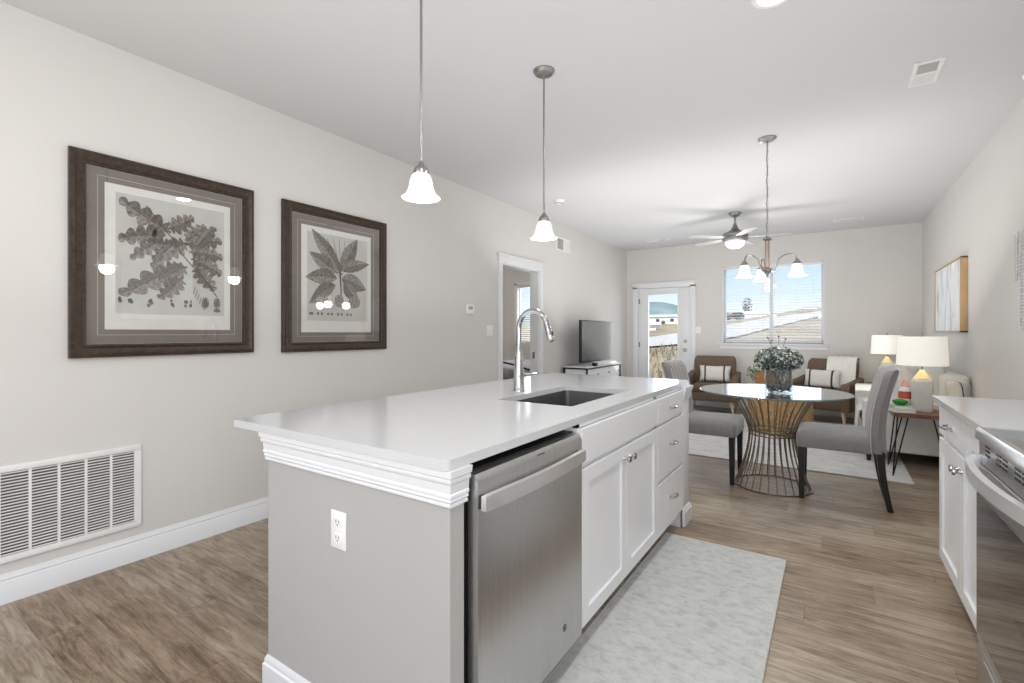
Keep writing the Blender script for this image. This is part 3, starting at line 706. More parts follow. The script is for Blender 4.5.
def picture(y0, y1, z0, z1, label, paper, draw):
    t = thing('framed_print', label, 'picture', (XL, (y0+y1)/2, (z0+z1)/2), group='framed botanical prints')
    Y0, Y1, Z0, Z1 = y0-(y0+y1)/2, y1-(y0+y1)/2, z0-(z0+z1)/2, z1-(z0+z1)/2
    m = MB(); fw = .068
    # mitred frame: profile swept in the YZ plane
    m.sweep([(Y0, Z0), (Y1, Z0), (Y1, Z1), (Y0, Z1)], [(0, .001), (0, .026), (-.006, .034), (-.018, .036), (-.034, .026), (-.050, .024), (-.056, .030), (-.063, .028), (-fw, .014), (-fw, .001)], closed=True)
    bmesh.ops.transform(m.b, matrix=Matrix(((0, 0, 1, 0), (1, 0, 0, 0), (0, 1, 0, 0), (0, 0, 0, 1))), verts=m.b.verts)
    obj('picture_frame', m, M_bronze, t)
    m = MB(); m.box(.002, .008, Y0+.05, Y1-.05, Z0+.05, Z1-.05)
    py0, py1, pz0, pz1 = [v-c for v, c in zip(paper, ((y0+y1)/2, (y0+y1)/2, (z0+z1)/2, (z0+z1)/2))]
    m.mi = 1
    for e_ in (.030,):
        a, b, c, d_ = py0-e_, py1+e_, pz0-e_, pz1+e_
        for q in ((a, b, c, c+.0025), (a, b, d_-.0025, d_), (a, a+.0025, c, d_), (b-.0025, b, c, d_)): m.box(.008, .0085, *q)
    for q in ((Y0+.067, Y1-.067, Z0+.067, Z0+.0695), (Y0+.067, Y1-.067, Z1-.0695, Z1-.067), (Y0+.067, Y0+.0695, Z0+.067, Z1-.067), (Y1-.0695, Y1-.067, Z0+.067, Z1-.067)): m.box(.008, .0085, *q)
    obj('mount', m, [M_mat, M_matline], t, 0)
    m = MB(); m.box(.008, .0095, py0, py1, pz0, pz1); obj('paper', m, M_paper, t, 0)
    m = MB(); m.box(.0095, .0100, py0+.045, py1-.035, pz0+.085, pz1-.04); m2 = obj('print_ground', m, M_plate, t, 0)
    m = MB(); draw(m, py0+.045, py1-.035, pz0+.085, pz1-.04, .0105); obj('botanical_drawing', m, [M_ink, M_leafA, M_leafB], m2, 0)
    m = MB(); m.box(.0175, .0195, Y0+.06, Y1-.06, Z0+.06, Z1-.06); obj('picture_glass', m, M_picglass, t, 0)
    return t
def draw_oak(m, a, b, c, d_, off):
    w, h = b-a, d_-c
    P = lambda u, v: (a+u*w, c+v*h)
    k = [off]
    def lf(u0, v0, u1, v1, Wd, bend=.08):
        k[0] += .00012; Wd *= 1.28; (ax, az), (bx_, bz) = P(u0, v0), P(u1, v1)
        L = math.hypot(bx_-ax, bz-az); leaf(m, ax, az, math.atan2(bz-az, bx_-ax)-math.atan(bend), L, Wd*w, 'oak', k[0], bend)
    for q in ((.47, .73, .03, .95, .085, -.1), (.44, .76, .68, .90, .075, .15), (.42, .70, .02, .62, .085, .12), (.40, .66, .12, .46, .06, .1), (.62, .66, .36, .50, .085, .1), (.60, .68, .80, .84, .07, .15),
              (.60, .64, .97, .72, .085, -.12), (.64, .58, .98, .56, .08, -.12), (.66, .52, .97, .40, .08, -.1), (.70, .46, .90, .24, .075, .1), (.52, .60, .34, .60, .07, .0),
              (.55, .46, .03, .16, .095, -.12), (.62, .44, .36, .30, .08, .1), (.58, .34, .36, .14, .075, -.1), (.50, .64, .30, .40, .07, .1), (.70, .62, .90, .84, .07, -.1)): lf(*q)
    stroke(m, [P(.25, .93), P(.38, .78), P(.50, .66), P(.56, .56), P(.66, .46), P(.78, .36), P(.92, .18)], .003, k[0]+.0006)
    for u, v, r in ((.35, .70, .05), (.36, .50, .035), (.30, .72, .045)): blob(m, *P(u, v), r*w, r*w*1.3, k[0]+.0003)
    for u in (.80, .92): blob(m, *P(u, .12), .035*w, .05*h, k[0]+.0008, 1); blob(m, *P(u, .12), .018*w, .03*h, k[0]+.0016, 2)
    blob(m, *P(.92, .05), .035*w, .016*h, k[0]+.0008)
    for i in range(6): stroke(m, [P(.70+.02*i, .26-.03*i), P(.68+.02*i, .20-.03*i)], .0015, k[0]+.0006)
    for u, s_ in ((.04, .03), (.12, .025), (.28, .05), (.48, .03), (.60, .03), (.65, .02)):
        for q in range(4): blob(m, *P(u+(rngl.random()-.5)*s_, .10+(rngl.random()-.5)*.05), .012*w*rngl.uniform(.5, 1.2), .014*h, off+.0006, 2)
def draw_loquat(m, a, b, c, d_, off):
    w, h = b-a, d_-c
    P = lambda u, v: (a+u*w, c+v*h)
    k = [off]
    def lf(u, v, ang, L, Wd, bend=.1):
        k[0] += .00012; leaf(m, *P(u, v), math.radians(ang), L*w, Wd*w, 'long', k[0], bend)
    lf(.50, .66, 140, .62, .10, -.1); lf(.52, .62, 52, .55, .11, .1); lf(.48, .58, 158, .50, .10, -.08); lf(.54, .60, 28, .50, .09, -.2)
    lf(.46, .50, 172, .48, .11, .18); lf(.54, .50, -5, .44, .12, -.2); lf(.44, .42, 200, .48, .10, .25); lf(.58, .46, -50, .36, .10, .05); lf(.52, .56, 118, .28, .07)
    for x0_, x1_ in ((.50, .30), (.51, .40), (.53, .60), (.52, .50)): stroke(m, [P(.53, .30), P(x0_, .60), P((x0_+x1_)/2, .78), P(x1_, .96)], .0018, k[0]+.0006)
    stroke(m, [P(.53, .25), P(.53, .42), P(.51, .62)], .006, k[0]+.0005, 2)
    for u, r in ((.22, .10), (.50, .075), (.76, .10)): blob(m, *P(u, .235), r*w, .075*h, k[0]+.0006, 1)
    for i in range(9): blob(m, *P(.06+.08*i+(.02 if i % 2 else 0), .08), .016*w*(1 if i else 2), .016*h, off+.0006, 2)
    for i in range(9):
        t_ = rngl.random(); blob(m, *P(.45+.12*rngl.random(), .5+.2*t_), .012*w, .012*h, k[0]+.0009, 1)
picture(.75, 1.655, 1.108, 2.155, 'dark bronze framed oak leaf engraving, nearer the camera and left of the fruit print', (.893, 1.514, 1.252, 2.017), draw_oak)
picture(1.853, 2.768, 1.10, 2.152, 'dark bronze framed long-leaved fruit branch engraving, nearer the thermostat', (1.999, 2.615, 1.238, 2.010), draw_loquat)

# return air grille
gr = thing('return_air_grille', 'large white louvered return air grille low on the left wall', 'vent', (XL, .60, .405))
GY0, GY1, GZ0, GZ1 = -.455, .45, -.22, .222
mb = MB()
mb.box(0, .012, GY0, GY1, GZ0, GZ0+.03, .003); mb.box(0, .012, GY0, GY1, GZ1-.03, GZ1, .003); mb.box(0, .012, GY0, GY0+.03, GZ0+.03, GZ1-.03); mb.box(0, .012, GY1-.03, GY1, GZ0+.03, GZ1-.03)
bars = [-.39+.1015*i for i in range(9)]
for y in bars[1:]: 
    if y < GY1-.05: mb.box(0, .010, y-.005, y+.005, GZ0+.03, GZ1-.03)
obj('grille_frame', mb, M_plastic, gr)
mb = MB(); n = 27
for i in range(n):
    z = GZ0+.036+i*(GZ1-GZ0-.072)/(n-1)
    mb.box(-.004, .004, GY0+.03, GY1-.03, -.0011, .0011, M=Tr(.006, 0, z) @ Ry(math.radians(22)))
obj('louvers', mb, M_plastic, gr, 0)
mb = MB(); mb.box(.0006, .0014, GY0+.03, GY1-.03, GZ0+.03, GZ1-.03); obj('grille_backing', mb, mat('grille filter grey', (.10, .092, .08), .9), gr, 0)
# thermostat, switch
th = thing('thermostat', 'small white thermostat on the left wall right of the pictures', 'thermostat', (XL, 3.90, 1.475))
mb = MB(); mb.box(0, .024, -.062, .062, -.052, .052, .005); obj('thermostat_body', mb, M_plastic, th)
mb = MB(); mb.box(.024, .0248, -.035, .035, -.002, .035); obj('display', mb, mat('lcd grey', (.35, .38, .35), .2), th, 0)
mb = MB(); mb.box(.024, .027, -.03, -.01, -.034, -.02, .001); mb.box(.024, .027, .01, .03, -.034, -.02, .001); obj('button', mb, M_plastic, th)
outlet((XL, 4.26, 1.258), PI/2, 'white two-toggle switch plate left of the bedroom doorway', 'switch')
outlet((-1.89, YB, 1.28), 0, 'white two-toggle switch plate right of the garden door', 'switch')
def register(name, label, loc_, M, w, h, n=2):
    t = thing(name, label, 'vent', loc_)
    m = MB(); f = .022
    m.box(-w/2, w/2, -h/2, -h/2+f, 0, .008, .002, M=M); m.box(-w/2, w/2, h/2-f, h/2, 0, .008, .002, M=M); m.box(-w/2, -w/2+f, -h/2+f, h/2-f, 0, .008, M=M); m.box(w/2-f, w/2, -h/2+f, h/2-f, 0, .008, M=M)
    if n == 2: m.box(-.006, .006, -h/2+f, h/2-f, 0, .008, M=M)
    obj('register_frame', m, M_plastic, t)
    m = MB(); k_ = int((w-2*f)/.014)
    for i in range(k_):
        x = -w/2+f+.007+i*.014; s_ = 1 if x < 0 else -1
        m.box(-.005, .005, -h/2+f, h/2-f, -.001, .001, M=M @ Tr(x, 0, .004) @ Ry(math.radians(50*s_)))
    obj('register_fins', m, M_plastic, t, 0)
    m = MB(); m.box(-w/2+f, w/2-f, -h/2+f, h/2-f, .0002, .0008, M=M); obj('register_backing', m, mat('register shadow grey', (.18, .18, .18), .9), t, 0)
    return t
MC = Matrix.Rotation(PI, 4, 'X')
register('ceiling_register', 'white ceiling air register above the right kitchen counter', (.455, 3.63, ZC), MC @ Rz(PI/2), .31, .135)
register('ceiling_register', 'white ceiling air register close to the window wall right of the fan', (.19, 7.78, ZC), MC, .34, .12)
register('ceiling_register', 'white ceiling air register near the garden door corner', (-2.35, 7.80, ZC), MC, .34, .12)
register('wall_register', 'small white air register high on the left wall beyond the doorway', (XL, 6.01, 2.468), Matrix(((0, 0, 1, 0), (1, 0, 0, 0), (0, 1, 0, 0), (0, 0, 0, 1))), .42, .19)
sd = thing('smoke_detector', 'round white smoke detector on the ceiling beyond the second pendant', 'smoke detector', (-2.58, 4.83, ZC))
mb = MB(); mb.lathe([(0, -.038), (.035, -.038), (.05, -.032), (.064, -.012), (.066, 0), (0, 0)], n=28); obj('detector_body', mb, M_plastic, sd)
mb = MB(); mb.lathe([(.036, -.0385), (.048, -.034), (.047, -.030), (.036, -.034)], n=28, closed=True); obj('sounder_ring', mb, mat('detector grey', (.3, .3, .3), .6), sd)

# ================================================================ LIGHT FIXTURES
def bell_profile(r, h, flare=1.0):
    o = [(.028, 0), (.039, -.12*h), (.045, -.30*h), (.048, -.50*h), (.053, -.69*h), (.063, -.86*h), (r, -h)]
    i = [(a-.003, b) for a, b in o[::-1]]
    return o+i
def pendant(x, y, label, zb=1.777):
    t = thing('pendant_light', label, 'pendant light', (x, y, ZC), group='pendant lights over the island')
    d = ZC-zb
    m = MB(); m.lathe([(0, 0), (.062, 0), (.062, -.006), (.050, -.020), (.012, -.026), (0, -.026)], n=28); obj('canopy', m, M_nickel, t)
    m = MB(); m.cyl((0, 0, -.02), (0, 0, -d+.135), .0055, n=12); obj('stem', m, M_nickel, t)
    m = MB(); m.lathe([(0, .04), (.010, .04), (.014, .028), (.026, .016), (.031, .004), (.031, -.010), (0, -.010)], (0, 0, -d+.105), 24); obj('socket_cap', m, M_nickel, t)
    m = MB(); m.lathe(bell_profile(.077, .099), (0, 0, -d+.099), 36, closed=True); g = obj('glass_shade', m, M_bell, t)
    m = MB(); m.superell((0, 0, -d+.045), .026, .026, .034, 1, 1, 16, 10); obj('bulb', m, M_bulb, t)
    light('pendant_bulb_light', 'POINT', (x, y, zb-.02), 3, (1, .96, .91), radius=.05)
    return t
pendant(-1.375, 1.402, 'brushed nickel pendant with bell glass shade, nearer the camera over the island')
pendant(-1.375, 2.393, 'brushed nickel pendant with bell glass shade, over the island sink end')

ch = thing('chandelier', 'three-arm nickel chandelier with glass bell shades over the dining table', 'chandelier', (-.413, 4.18, ZC))
mb = MB(); mb.lathe([(0, 0), (.065, 0), (.065, -.006), (.05, -.022), (.012, -.03), (0, -.03)], n=28); obj('canopy', mb, M_nickel, ch)
mb = MB()
z = -.03; i = 0
while z > -.74:
    M = Tr(0, 0, z-.016) @ Rz(PI/2*(i % 2)+.3); q = [M @ Vector((.007*math.cos(a), 0, .018*math.sin(a))) for a in [2*PI*k/10 for k in range(10)]]
    mb.tube(q, .0018, 5, closed=True); z -= .0285; i += 1
obj('chain', mb, M_nickel, ch)
mb = MB(); mb.tube([(.004*math.sin(k*1.3), .004*math.cos(k*1.3), -.03-k*.036) for k in range(21)], .0022, 6); obj('cord', mb, M_nickel, ch)
mb = MB(); mb.lathe([(0, -.74), (.006, -.74), (.008, -.765), (.030, -.775), (.034, -.785), (.016, -.797), (.014, -.81), (0, -.81)], n=20); obj('top_finial', mb, M_nickel, ch)
mb = MB(); mb.lathe([(0, -.80), (.014, -.80), (.017, -.83), (.017, -.99), (.013, -1.01), (0, -1.01)], n=20); obj('column', mb, M_tan, ch)
mb = MB(); mb.lathe([(0, -1.0), (.012, -1.0), (.038, -1.018), (.040, -1.026), (.022, -1.04), (.008, -1.06), (.010, -1.072), (0, -1.085)], n=20); obj('bottom_finial', mb, M_nickel, ch)
for deg in (-12.3, 107.7, -132.3):
    a = math.radians(deg); ca, sa = math.cos(a), math.sin(a)
    P = lambda r, z: (r*ca, r*sa, z)
    mb = MB(); cur = []
    ctrl = [(.015, -1.02), (.05, -1.035), (.065, -.99), (.085, -.94), (.125, -.915), (.175, -.912), (.198, -.93), (.204, -.955), (.207, -.975)]
    for (r0, z0), (r1, z1) in zip(ctrl, ctrl[1:]):
        for s_ in (0, .5): cur.append(P(r0+(r1-r0)*s_, z0+(z1-z0)*s_))
    cur.append(P(*ctrl[-1])); mb.tube(cur, .0055, 8); ar = obj('arm', mb, M_nickel, ch)
    mb = MB(); mb.lathe([(0, .03), (.010, .03), (.013, .018), (.027, .006), (.031, -.006), (0, -.006)], P(.207, -.985), 20); obj('socket_cup', mb, M_nickel, ar)
    mb = MB(); prf = [(a*.80 if b > -.08 else a*.82, b) for a, b in bell_profile(.076, .098)]; mb.lathe(prf, P(.207, -.985), 32, closed=True)
    for v in mb.b.verts:
        c0 = Vector(P(.207, 0)); dx = Vector((v.co.x-c0.x, v.co.y-c0.y)); r_ = dx.length
        if r_ > .05:
            k_ = 1+.10*math.cos(math.atan2(dx.y, dx.x)*6)*(r_-.05)/.028; v.co.x = c0.x+dx.x*k_; v.co.y = c0.y+dx.y*k_
    obj('glass_shade', mb, M_bell, ar)
    mb = MB(); mb.superell(P(.207, -1.04), .026, .026, .034, 1, 1, 16, 10); obj('bulb', mb, M_bulb, ar)
    light('chandelier_bulb_light', 'POINT', (-.413+.207*ca, 4.18+.207*sa, ZC-1.12), 4, (1, .96, .91), radius=.05)

fn = thing('ceiling_fan', 'nickel ceiling fan with pale blades and bowl light over the living area', 'ceiling fan', (-1.007, 6.56, ZC))
mb = MB(); mb.lathe([(0, 0), (.075, 0), (.075, -.01), (.05, -.045), (.018, -.06), (0, -.06)], n=28); obj('canopy', mb, M_nickel, fn)
mb = MB(); mb.cyl((0, 0, -.05), (0, 0, -.18), .013, n=14); obj('downrod', mb, M_nickel, fn)
mb = MB(); mb.lathe([(0, -.13), (.02, -.135), (.03, -.17), (.055, -.215), (.10, -.24), (.135, -.255), (.15, -.275), (.15, -.30), (.138, -.306), (.138, -.318), (.15, -.325), (.15, -.35), (.135, -.365), (0, -.365)], n=36); obj('motor_housing', mb, M_nickel, fn)
mb = MB(); mb.lathe([(.115, -.365), (.113, -.385), (.098, -.415), (.062, -.438), (.03, -.446), (0, -.448)], n=32); obj('light_bowl', mb, mat('lit frosted bowl', (.9, .9, .87), .3, emit=(1, .96, .90), estr=1.3), fn)
M_blade = mat('silver fan blade', (.42, .42, .42), .4, .1)
for i in range(5):
    a = 2*PI*i/5+math.radians(8); mb = MB()
    M = Rz(a) @ Tr(.13, 0, -.315) @ Rx(math.radians(6))
    pts = [(.0, -.03), (.05, -.045), (.12, -.06), (.42, -.07), (.47, -.055), (.485, 0), (.47, .055), (.42, .07), (.12, .06), (.05, .045), (0, .03)]
    mb.prism(pts, -.002, .002, 'z'); bmesh.ops.transform(mb.b, matrix=M, verts=mb.b.verts); bl = obj('fan_blade', mb, M_blade, fn)
light('fan_bowl_light', 'POINT', (-1.007, 6.56, ZC-.60), 9, (1, .96, .91), radius=.11)
# surface-mounted kitchen discs
M_disc = mat('lit ceiling disc', (1, 1, 1), .5, emit=(1, .98, .95), estr=3)
dl0 = thing('ceiling_downlight', 'round ceiling downlight at the top edge above the walkway', 'downlight', (-.215, 2.42, ZC), group='kitchen ceiling downlights')
mb = MB(); mb.lathe([(.062, -.004), (.066, -.008), (.085, -.006), (.09, 0), (.062, 0)], n=36, closed=True); obj('trim_ring', mb, M_plastic, dl0)
mb = MB(); mb.lathe([(0, -.005), (.063, -.005), (.063, -.001), (0, -.001)], n=36); obj('lens', mb, M_disc, dl0)
spots = [(-.215, .55), (-.215, -1.2), (-1.7, -.6), (-1.7, -1.9)]
for i, p_ in enumerate(spots): dup(dl0, (p_[0], p_[1], ZC), 0, 'round ceiling downlight behind the camera over the kitchen')
for x, y in [(-.215, 2.42)]+spots: light('downlight_beam', 'AREA', (x, y, ZC-.015), 9, (1, .98, .95), .13, shape='DISK')
bl_ = thing('bedroom_fill_lamp', 'flush ceiling light added out of view to brighten the bedroom', 'ceiling light', (-5.0, 6.2, ZC))
mb = MB(); mb.lathe([(0, -.09), (.08, -.08), (.14, -.04), (.15, 0), (0, 0)], n=28); obj('glass_bowl', mb, M_disc, bl_)  # added unseen lamp, only there to light the bedroom
light('bedroom_fill_light', 'POINT', (-5.0, 6.2, ZC-.25), 42, (1, .95, .88), radius=.12)

# ================================================================ DINING
TX, TY, TZ = -.400, 4.395, .765
dt = thing('dining_table', 'round glass-topped dining table on a flared bronze wire base', 'table', (TX, TY, 0))
mb = MB(); mb.lathe([(0, TZ-.011), (.540, TZ-.011), (.544, TZ-.008), (.544, TZ-.003), (.540, TZ), (0, TZ)], n=72); obj('glass_top', mb, M_tabglass, dt)
mb = MB(); mb.lathe([(.5425, TZ-.0095), (.5455, TZ-.0085), (.5455, TZ-.0025), (.5425, TZ-.0015)], n=72, closed=True); obj('polished_edge', mb, M_tabedge, dt)
def rad(z):
    if z < .43: t = z/.43; return .166+(.274-.166)*(1-t)**1.7
    t = (z-.43)/(.752-.43); return .166+(.325-.166)*t**1.5
mb = MB()
for i in range(28):
    a = 2*PI*i/28; pts = []
    for k in range(17):
        z = .006+(.75-.006)*k/16; pts.append((rad(z)*math.cos(a), rad(z)*math.sin(a), z))
    mb.tube(pts, .0048, 6)
obj('wire_rods', mb, M_bronzewire, dt)
def ring(r, z, th_=.005, n=48): return [(r*math.cos(2*PI*i/n), r*math.sin(2*PI*i/n), z) for i in range(n)]
mb = MB(); mb.tube(ring(.162, .415), .006, 8, closed=True); mb.tube(ring(.162, .45), .006, 8, closed=True); obj('waist_ring', mb, M_bronzewire, dt)
mb = MB(); mb.lathe([(.266, .001), (.287, .001), (.287, .010), (.266, .010)], n=56, closed=True); obj('base_ring', mb, mat('warm bronze', (.22, .165, .12), .35, .8), dt)
mb = MB(); mb.tube(ring(.323, .748), .005, 8, closed=True); obj('top_ring', mb, M_bronzewire, dt)

def dining_chair(label, loc_, rz):
    t = thing('dining_chair', label, 'chair', loc_, rz, group='grey dining chairs')
    m = MB(); loops = []
    # seat: rounded, domed (local front = +X)
    prof_ = [(.385, .90), (.388, .975), (.40, 1.0), (.46, 1.0), (.482, .985), (.497, .94), (.508, .85), (.516, .70), (.522, .45), (.524, .2)]
    for z, k in prof_:
        loops.append([(.035+.5*(x), y, z) for x, y in rrect(-.47*k, .47*k, -.245*k, .245*k, .06*k, 6)])
    m.loft(loops); obj('seat', m, M_grey, t)
    # backrest with vertical channels
    m = MB(); loops = []; nz = 26
    for j in range(nz+1):
        s_ = j/nz; z = .395+.585*s_
        xc = -.225+.022*math.sin(s_*PI*.9)-.085*s_**1.6
        th_ = .100-.008*s_; w_ = .245-.006*(1-s_)
        if s_ > .90: q = (s_-.90)/.10; th_ *= max(.3, math.sqrt(max(0, 1-q*q*.92))); z = .395+.585*.90+.0585*math.sin(q*PI/2); xc -= .012*q
        L = []; NY = 36
        for i in range(NY+1):   # front face, +X side
            u = -1+2*i/NY; e_ = (1-abs(u)**8)**.5 if abs(u) < 1 else 0
            scal = .018*(abs(math.cos(u*PI*2.5))**.7-.5)*(1 if .12 < s_ < .97 else 0)
            L.append((xc+th_/2*e_+scal*e_, w_*u, z))
        for i in range(1, 12):
            u = 1-2*i/12; e_ = (1-abs(u)**8)**.5
            L.append((xc-th_/2*e_, w_*u, z))
        loops.append(L)
    m.loft(loops); obj('backrest', m, M_grey, t, 50)
    for sy in (-1, 1):
        m = MB(); pts = []
        for j in range(nz):
            s_ = j/nz*.95; z = .395+.585*s_; xc = -.225+.022*math.sin(s_*PI*.9)-.085*s_**1.6; pts.append((xc+.044-.004*s_, sy*(.240), z))
        m.tube(pts, .0045, 6); obj('piping', m, M_pipe, t)
    for sy in (-1, 1):
        m = MB(); c = .20*sy
        m.loft([[(.235+a*.5*k, c+b*.5*k, z) for a, b in ((-1, -1), (1, -1), (1, 1), (-1, 1))] for z, k in ((0.0, .032), (.39, .046))]); obj('leg', m, M_ebony, t)
    for sy in (-1, 1):
        m = MB(); c = .20*sy; lo = []
        for j in range(9):
            s_ = j/8; z = .41*s_; x = -.235-.055*(1-s_)**1.8; k = .034+.012*s_; lo.append([(x+a*.5*k, c+b*.5*k, z) for a, b in ((-1, -1), (1, -1), (1, 1), (-1, 1))])
        m.loft(lo); obj('leg', m, M_ebony, t)
    return t
dc = dining_chair('grey upholstered dining chair on the right of the glass table, back toward the side counter', (.05, 4.385, 0), PI)
dup(dc, (-.905, 4.43, 0), 0, 'grey upholstered dining chair on the left of the glass table, half hidden by the island')

# vase with flowers
vs = thing('glass_vase', 'clear glass vase of pebbles and dusty green foliage on the dining table', 'vase', (TX+.056, TY-.109, TZ+.0005))
mb = MB(); mb.lathe([(0, 0), (.094, 0), (.097, .004), (.097, .185), (.094, .185), (.093, .008), (0, .008)], n=36); obj('vase_glass', mb, glass_mat('vase glass', (.96, .98, .98), 1.45, mul=.8), vs)
mb = MB(); rp = random.Random(5)
for i in range(330):
    a = rp.random()*2*PI; r = .082*math.sqrt(rp.random()); mb.superell((r*math.cos(a), r*math.sin(a), .014+rp.random()*.052), rp.uniform(.006, .010), rp.uniform(.006, .010), .005, 1, 1, 7, 5)
o = obj('pebbles', mb, mat('grey pebbles', (.17, .165, .165), .5, noise=(60, .5, (1, 1, 1))), vs); o['kind'] = 'stuff'
mb = MB()
for i in range(22):
    a = 2*PI*i/22; b = a+.5; c = a-.5
    for q in (b, c):
        mb.tube([(.088*math.cos(a), .088*math.sin(a), .05), (.088*math.cos((a+q)/2), .088*math.sin((a+q)/2), .11), (.088*math.cos(q), .088*math.sin(q), .175)], .0022, 5)
obj('wire_lattice', mb, mat('dark lattice wire', (.20, .19, .18), .4, .5), vs)
def foliage(mbx, n, c, rx, ry, rz_, size, rg_, mats_n, flat=.5, holl=.35):
    for i in range(n):
        while True:
            p = Vector((rg_.uniform(-1, 1), rg_.uniform(-1, 1), rg_.uniform(-.75, 1)))
            if holl < p.length < 1.0: break
        c3 = Vector(c)+Vector((p.x*rx, p.y*ry, p.z*rz_)); nrm = (p+Vector((rg_.uniform(-.6, .6), rg_.uniform(-.6, .6), rg_.uniform(-.2, .8)))).normalized()
        t1_ = nrm.orthogonal().normalized(); t1_ = Matrix.Rotation(rg_.random()*6.3, 3, nrm) @ t1_; t2_ = nrm.cross(t1_); s_ = size*rg_.uniform(.6, 1.3)
        v = [mbx.b.verts.new(c3+t1_*a*s_+t2_*b*s_*flat+nrm*h*s_*.25) for a, b, h in ((-1, 0, 0), (-.35, -.9, .3), (.45, -.75, .3), (1, 0, -.2), (.45, .75, .3), (-.35, .9, .3))]
        f = mbx.b.faces.new(v); f.material_index = rg_.choices(range(len(mats_n)), mats_n)[0]
M_f1 = mat('dusty blue green leaf', (.11, .15, .14), .7); M_f2 = mat('dark leaf', (.035, .05, .042), .7); M_f3 = mat('pale silver petal', (.42, .46, .46), .8); M_f4 = mat('olive cream petal', (.45, .44, .32), .8)
mb = MB(); rf = random.Random(11)
foliage(mb, 2400, (0, 0, .258), .176, .176, .104, .014, rf, [.40, .30, .22, .08], holl=.1)
o = obj('foliage', mb, [M_f1, M_f2, M_f3, M_f4], vs, 0); o['kind'] = 'stuff'
mb = MB()
for i in range(16):
    a = rf.random()*6.3; r = rf.uniform(.03, .12); mb.tube([(.03*math.cos(a+2), .03*math.sin(a+2), .03), (.04*math.cos(a), .04*math.sin(a), .15), (r*math.cos(a), r*math.sin(a), .30)], .0022, 5)
for x, y, z in ((-.07, -.05, .43), (.05, -.03, .42), (.0, .02, .44)):
    mb.tube([(x*.3, y*.3, .3), (x, y, z)], .0015, 5); mb.superell((x, y, z), .007, .007, .007, 1, 1, 8, 6)
obj('stems', mb, mat('stem green', (.09, .11, .05), .7), vs)

# ================================================================ LIVING AREA
def armchair(label, loc_, rz):
    t = thing('armchair', label, 'armchair', loc_, rz, group='brown armchairs by the window wall')   # local front = -Y
    m = MB(); m.box(-.31, .31, -.34, .30, .20, .34, .03, 3); obj('seat_frame', m, M_brown, t)
    m = MB(); m.box(-.265, .265, -.355, .22, .335, .455, .045, 4); obj('seat_cushion', m, M_brown, t)
    m = MB(); lo = []
    for j in range(13):
        s_ = j/12; z = .34+.52*s_; y = .225+.085*s_; w_ = .285+.03*math.sin(PI*s_*.8); th_ = .055
        if s_ > .88: q = (s_-.88)/.12; w_ -= .03*q*q; th_ *= 1-.5*q*q
        lo.append([(x, y+yy, z) for x, yy in rrect(-w_, w_, -th_, th_, .035*(th_/.055), 5)])
    m.loft(lo); obj('backrest', m, M_brown, t, 45)
    for sx in (-1, 1):
        m = MB(); lo = []
        for j in range(15):
            s_ = j/14; y = -.35+.62*s_; zt = .56+.05*s_**2; x = sx*.335
            lo.append([(x+a, y, z) for a, z in ((-.045, .20), (.045, .20), (.045, zt-.05), (.05, zt-.02), (.04, zt), (0, zt+.012), (-.04, zt), (-.05, zt-.02), (-.045, zt-.05))])
        m.loft(lo); obj('armrest', m, M_brown, t, 45)
    for sx, sy in ((-1, -1), (1, -1), (-1, 1), (1, 1)):
        m = MB(); m.cyl((sx*.29, sy*.26-.02, .205), (sx*.325, sy*.30-.02, .0105), .025, .014, 14); obj('leg', m, M_oakleg, t)
    return t
ac = armchair('brown armchair with striped lumbar pillow beside the garden door', (-1.545, 7.98, 0), math.radians(4))
dup(ac, (-.07, 7.96, 0), math.radians(-17), 'brown armchair with pale throw near the right wall, under the window end')
def lumbar(label, loc_, rz, tilt, w=.46, h=.26, group='striped lumbar pillows'):
    t = thing('lumbar_pillow', label, 'pillow', loc_, rz, group=group)
    m = MB(); m.pillow(w, h, .13, Tr(0, 0, h/2) @ Rx(tilt)); 
    for f in m.b.faces:
        x = f.calc_center_median().x
        f.material_index = 1 if .115*w/.46 < abs(x) < .142*w/.46 else 0
    obj('pillow_cover', m, [mat('white slub cotton', (.70, .67, .63), .9, noise=(30, .06, (1, 1, 1)), bump=(300, .4)), M_band], t, 60); return t
lumbar('white lumbar pillow with two brown stripes on the armchair by the garden door', (-1.535, 8.10, .455), math.radians(4), math.radians(-12))
lumbar('white lumbar pillow with two brown stripes on the armchair under the window end', (-.11, 8.08, .455), math.radians(-17), math.radians(-12))
# throw over armchair 2
def ribbon(m, pts, w0, w1, th_, axis=Vector((1, 0, 0)), wob=.0, n=10, sd=2):
    r_ = random.Random(sd); top = []; N = len(pts)
    for j, p in enumerate(pts):
        p = Vector(p); t_ = (Vector(pts[min(j+1, N-1)])-Vector(pts[max(j-1, 0)])).normalized(); nn = axis.cross(t_).normalized()
        ra = []; rb = []
        for i in range(n+1):
            u = w0+(w1-w0)*i/n; q = p+axis*u+nn*wob*math.sin(i*1.9+j*.35)
            ra.append(q+nn*th_/2); rb.append(q-nn*th_/2)
        top.append(ra+rb[::-1])
    m.loft(top)
tw = thing('throw_blanket', 'off-white throw draped over the back of the armchair near the right wall', 'blanket', (-.07, 7.96, 0), math.radians(-17))
mb = MB(); ribbon(mb, [(0, .14, .47), (0, .15, .55), (0, .175, .68), (0, .20, .80), (0, .225, .87), (0, .27, .895), (0, .33, .89), (0, .385, .86), (0, .39, .78), (0, .38, .62)], -.04, .31, .012, wob=.004, n=14); obj('knit_cloth', mb, M_throw, tw, 60)

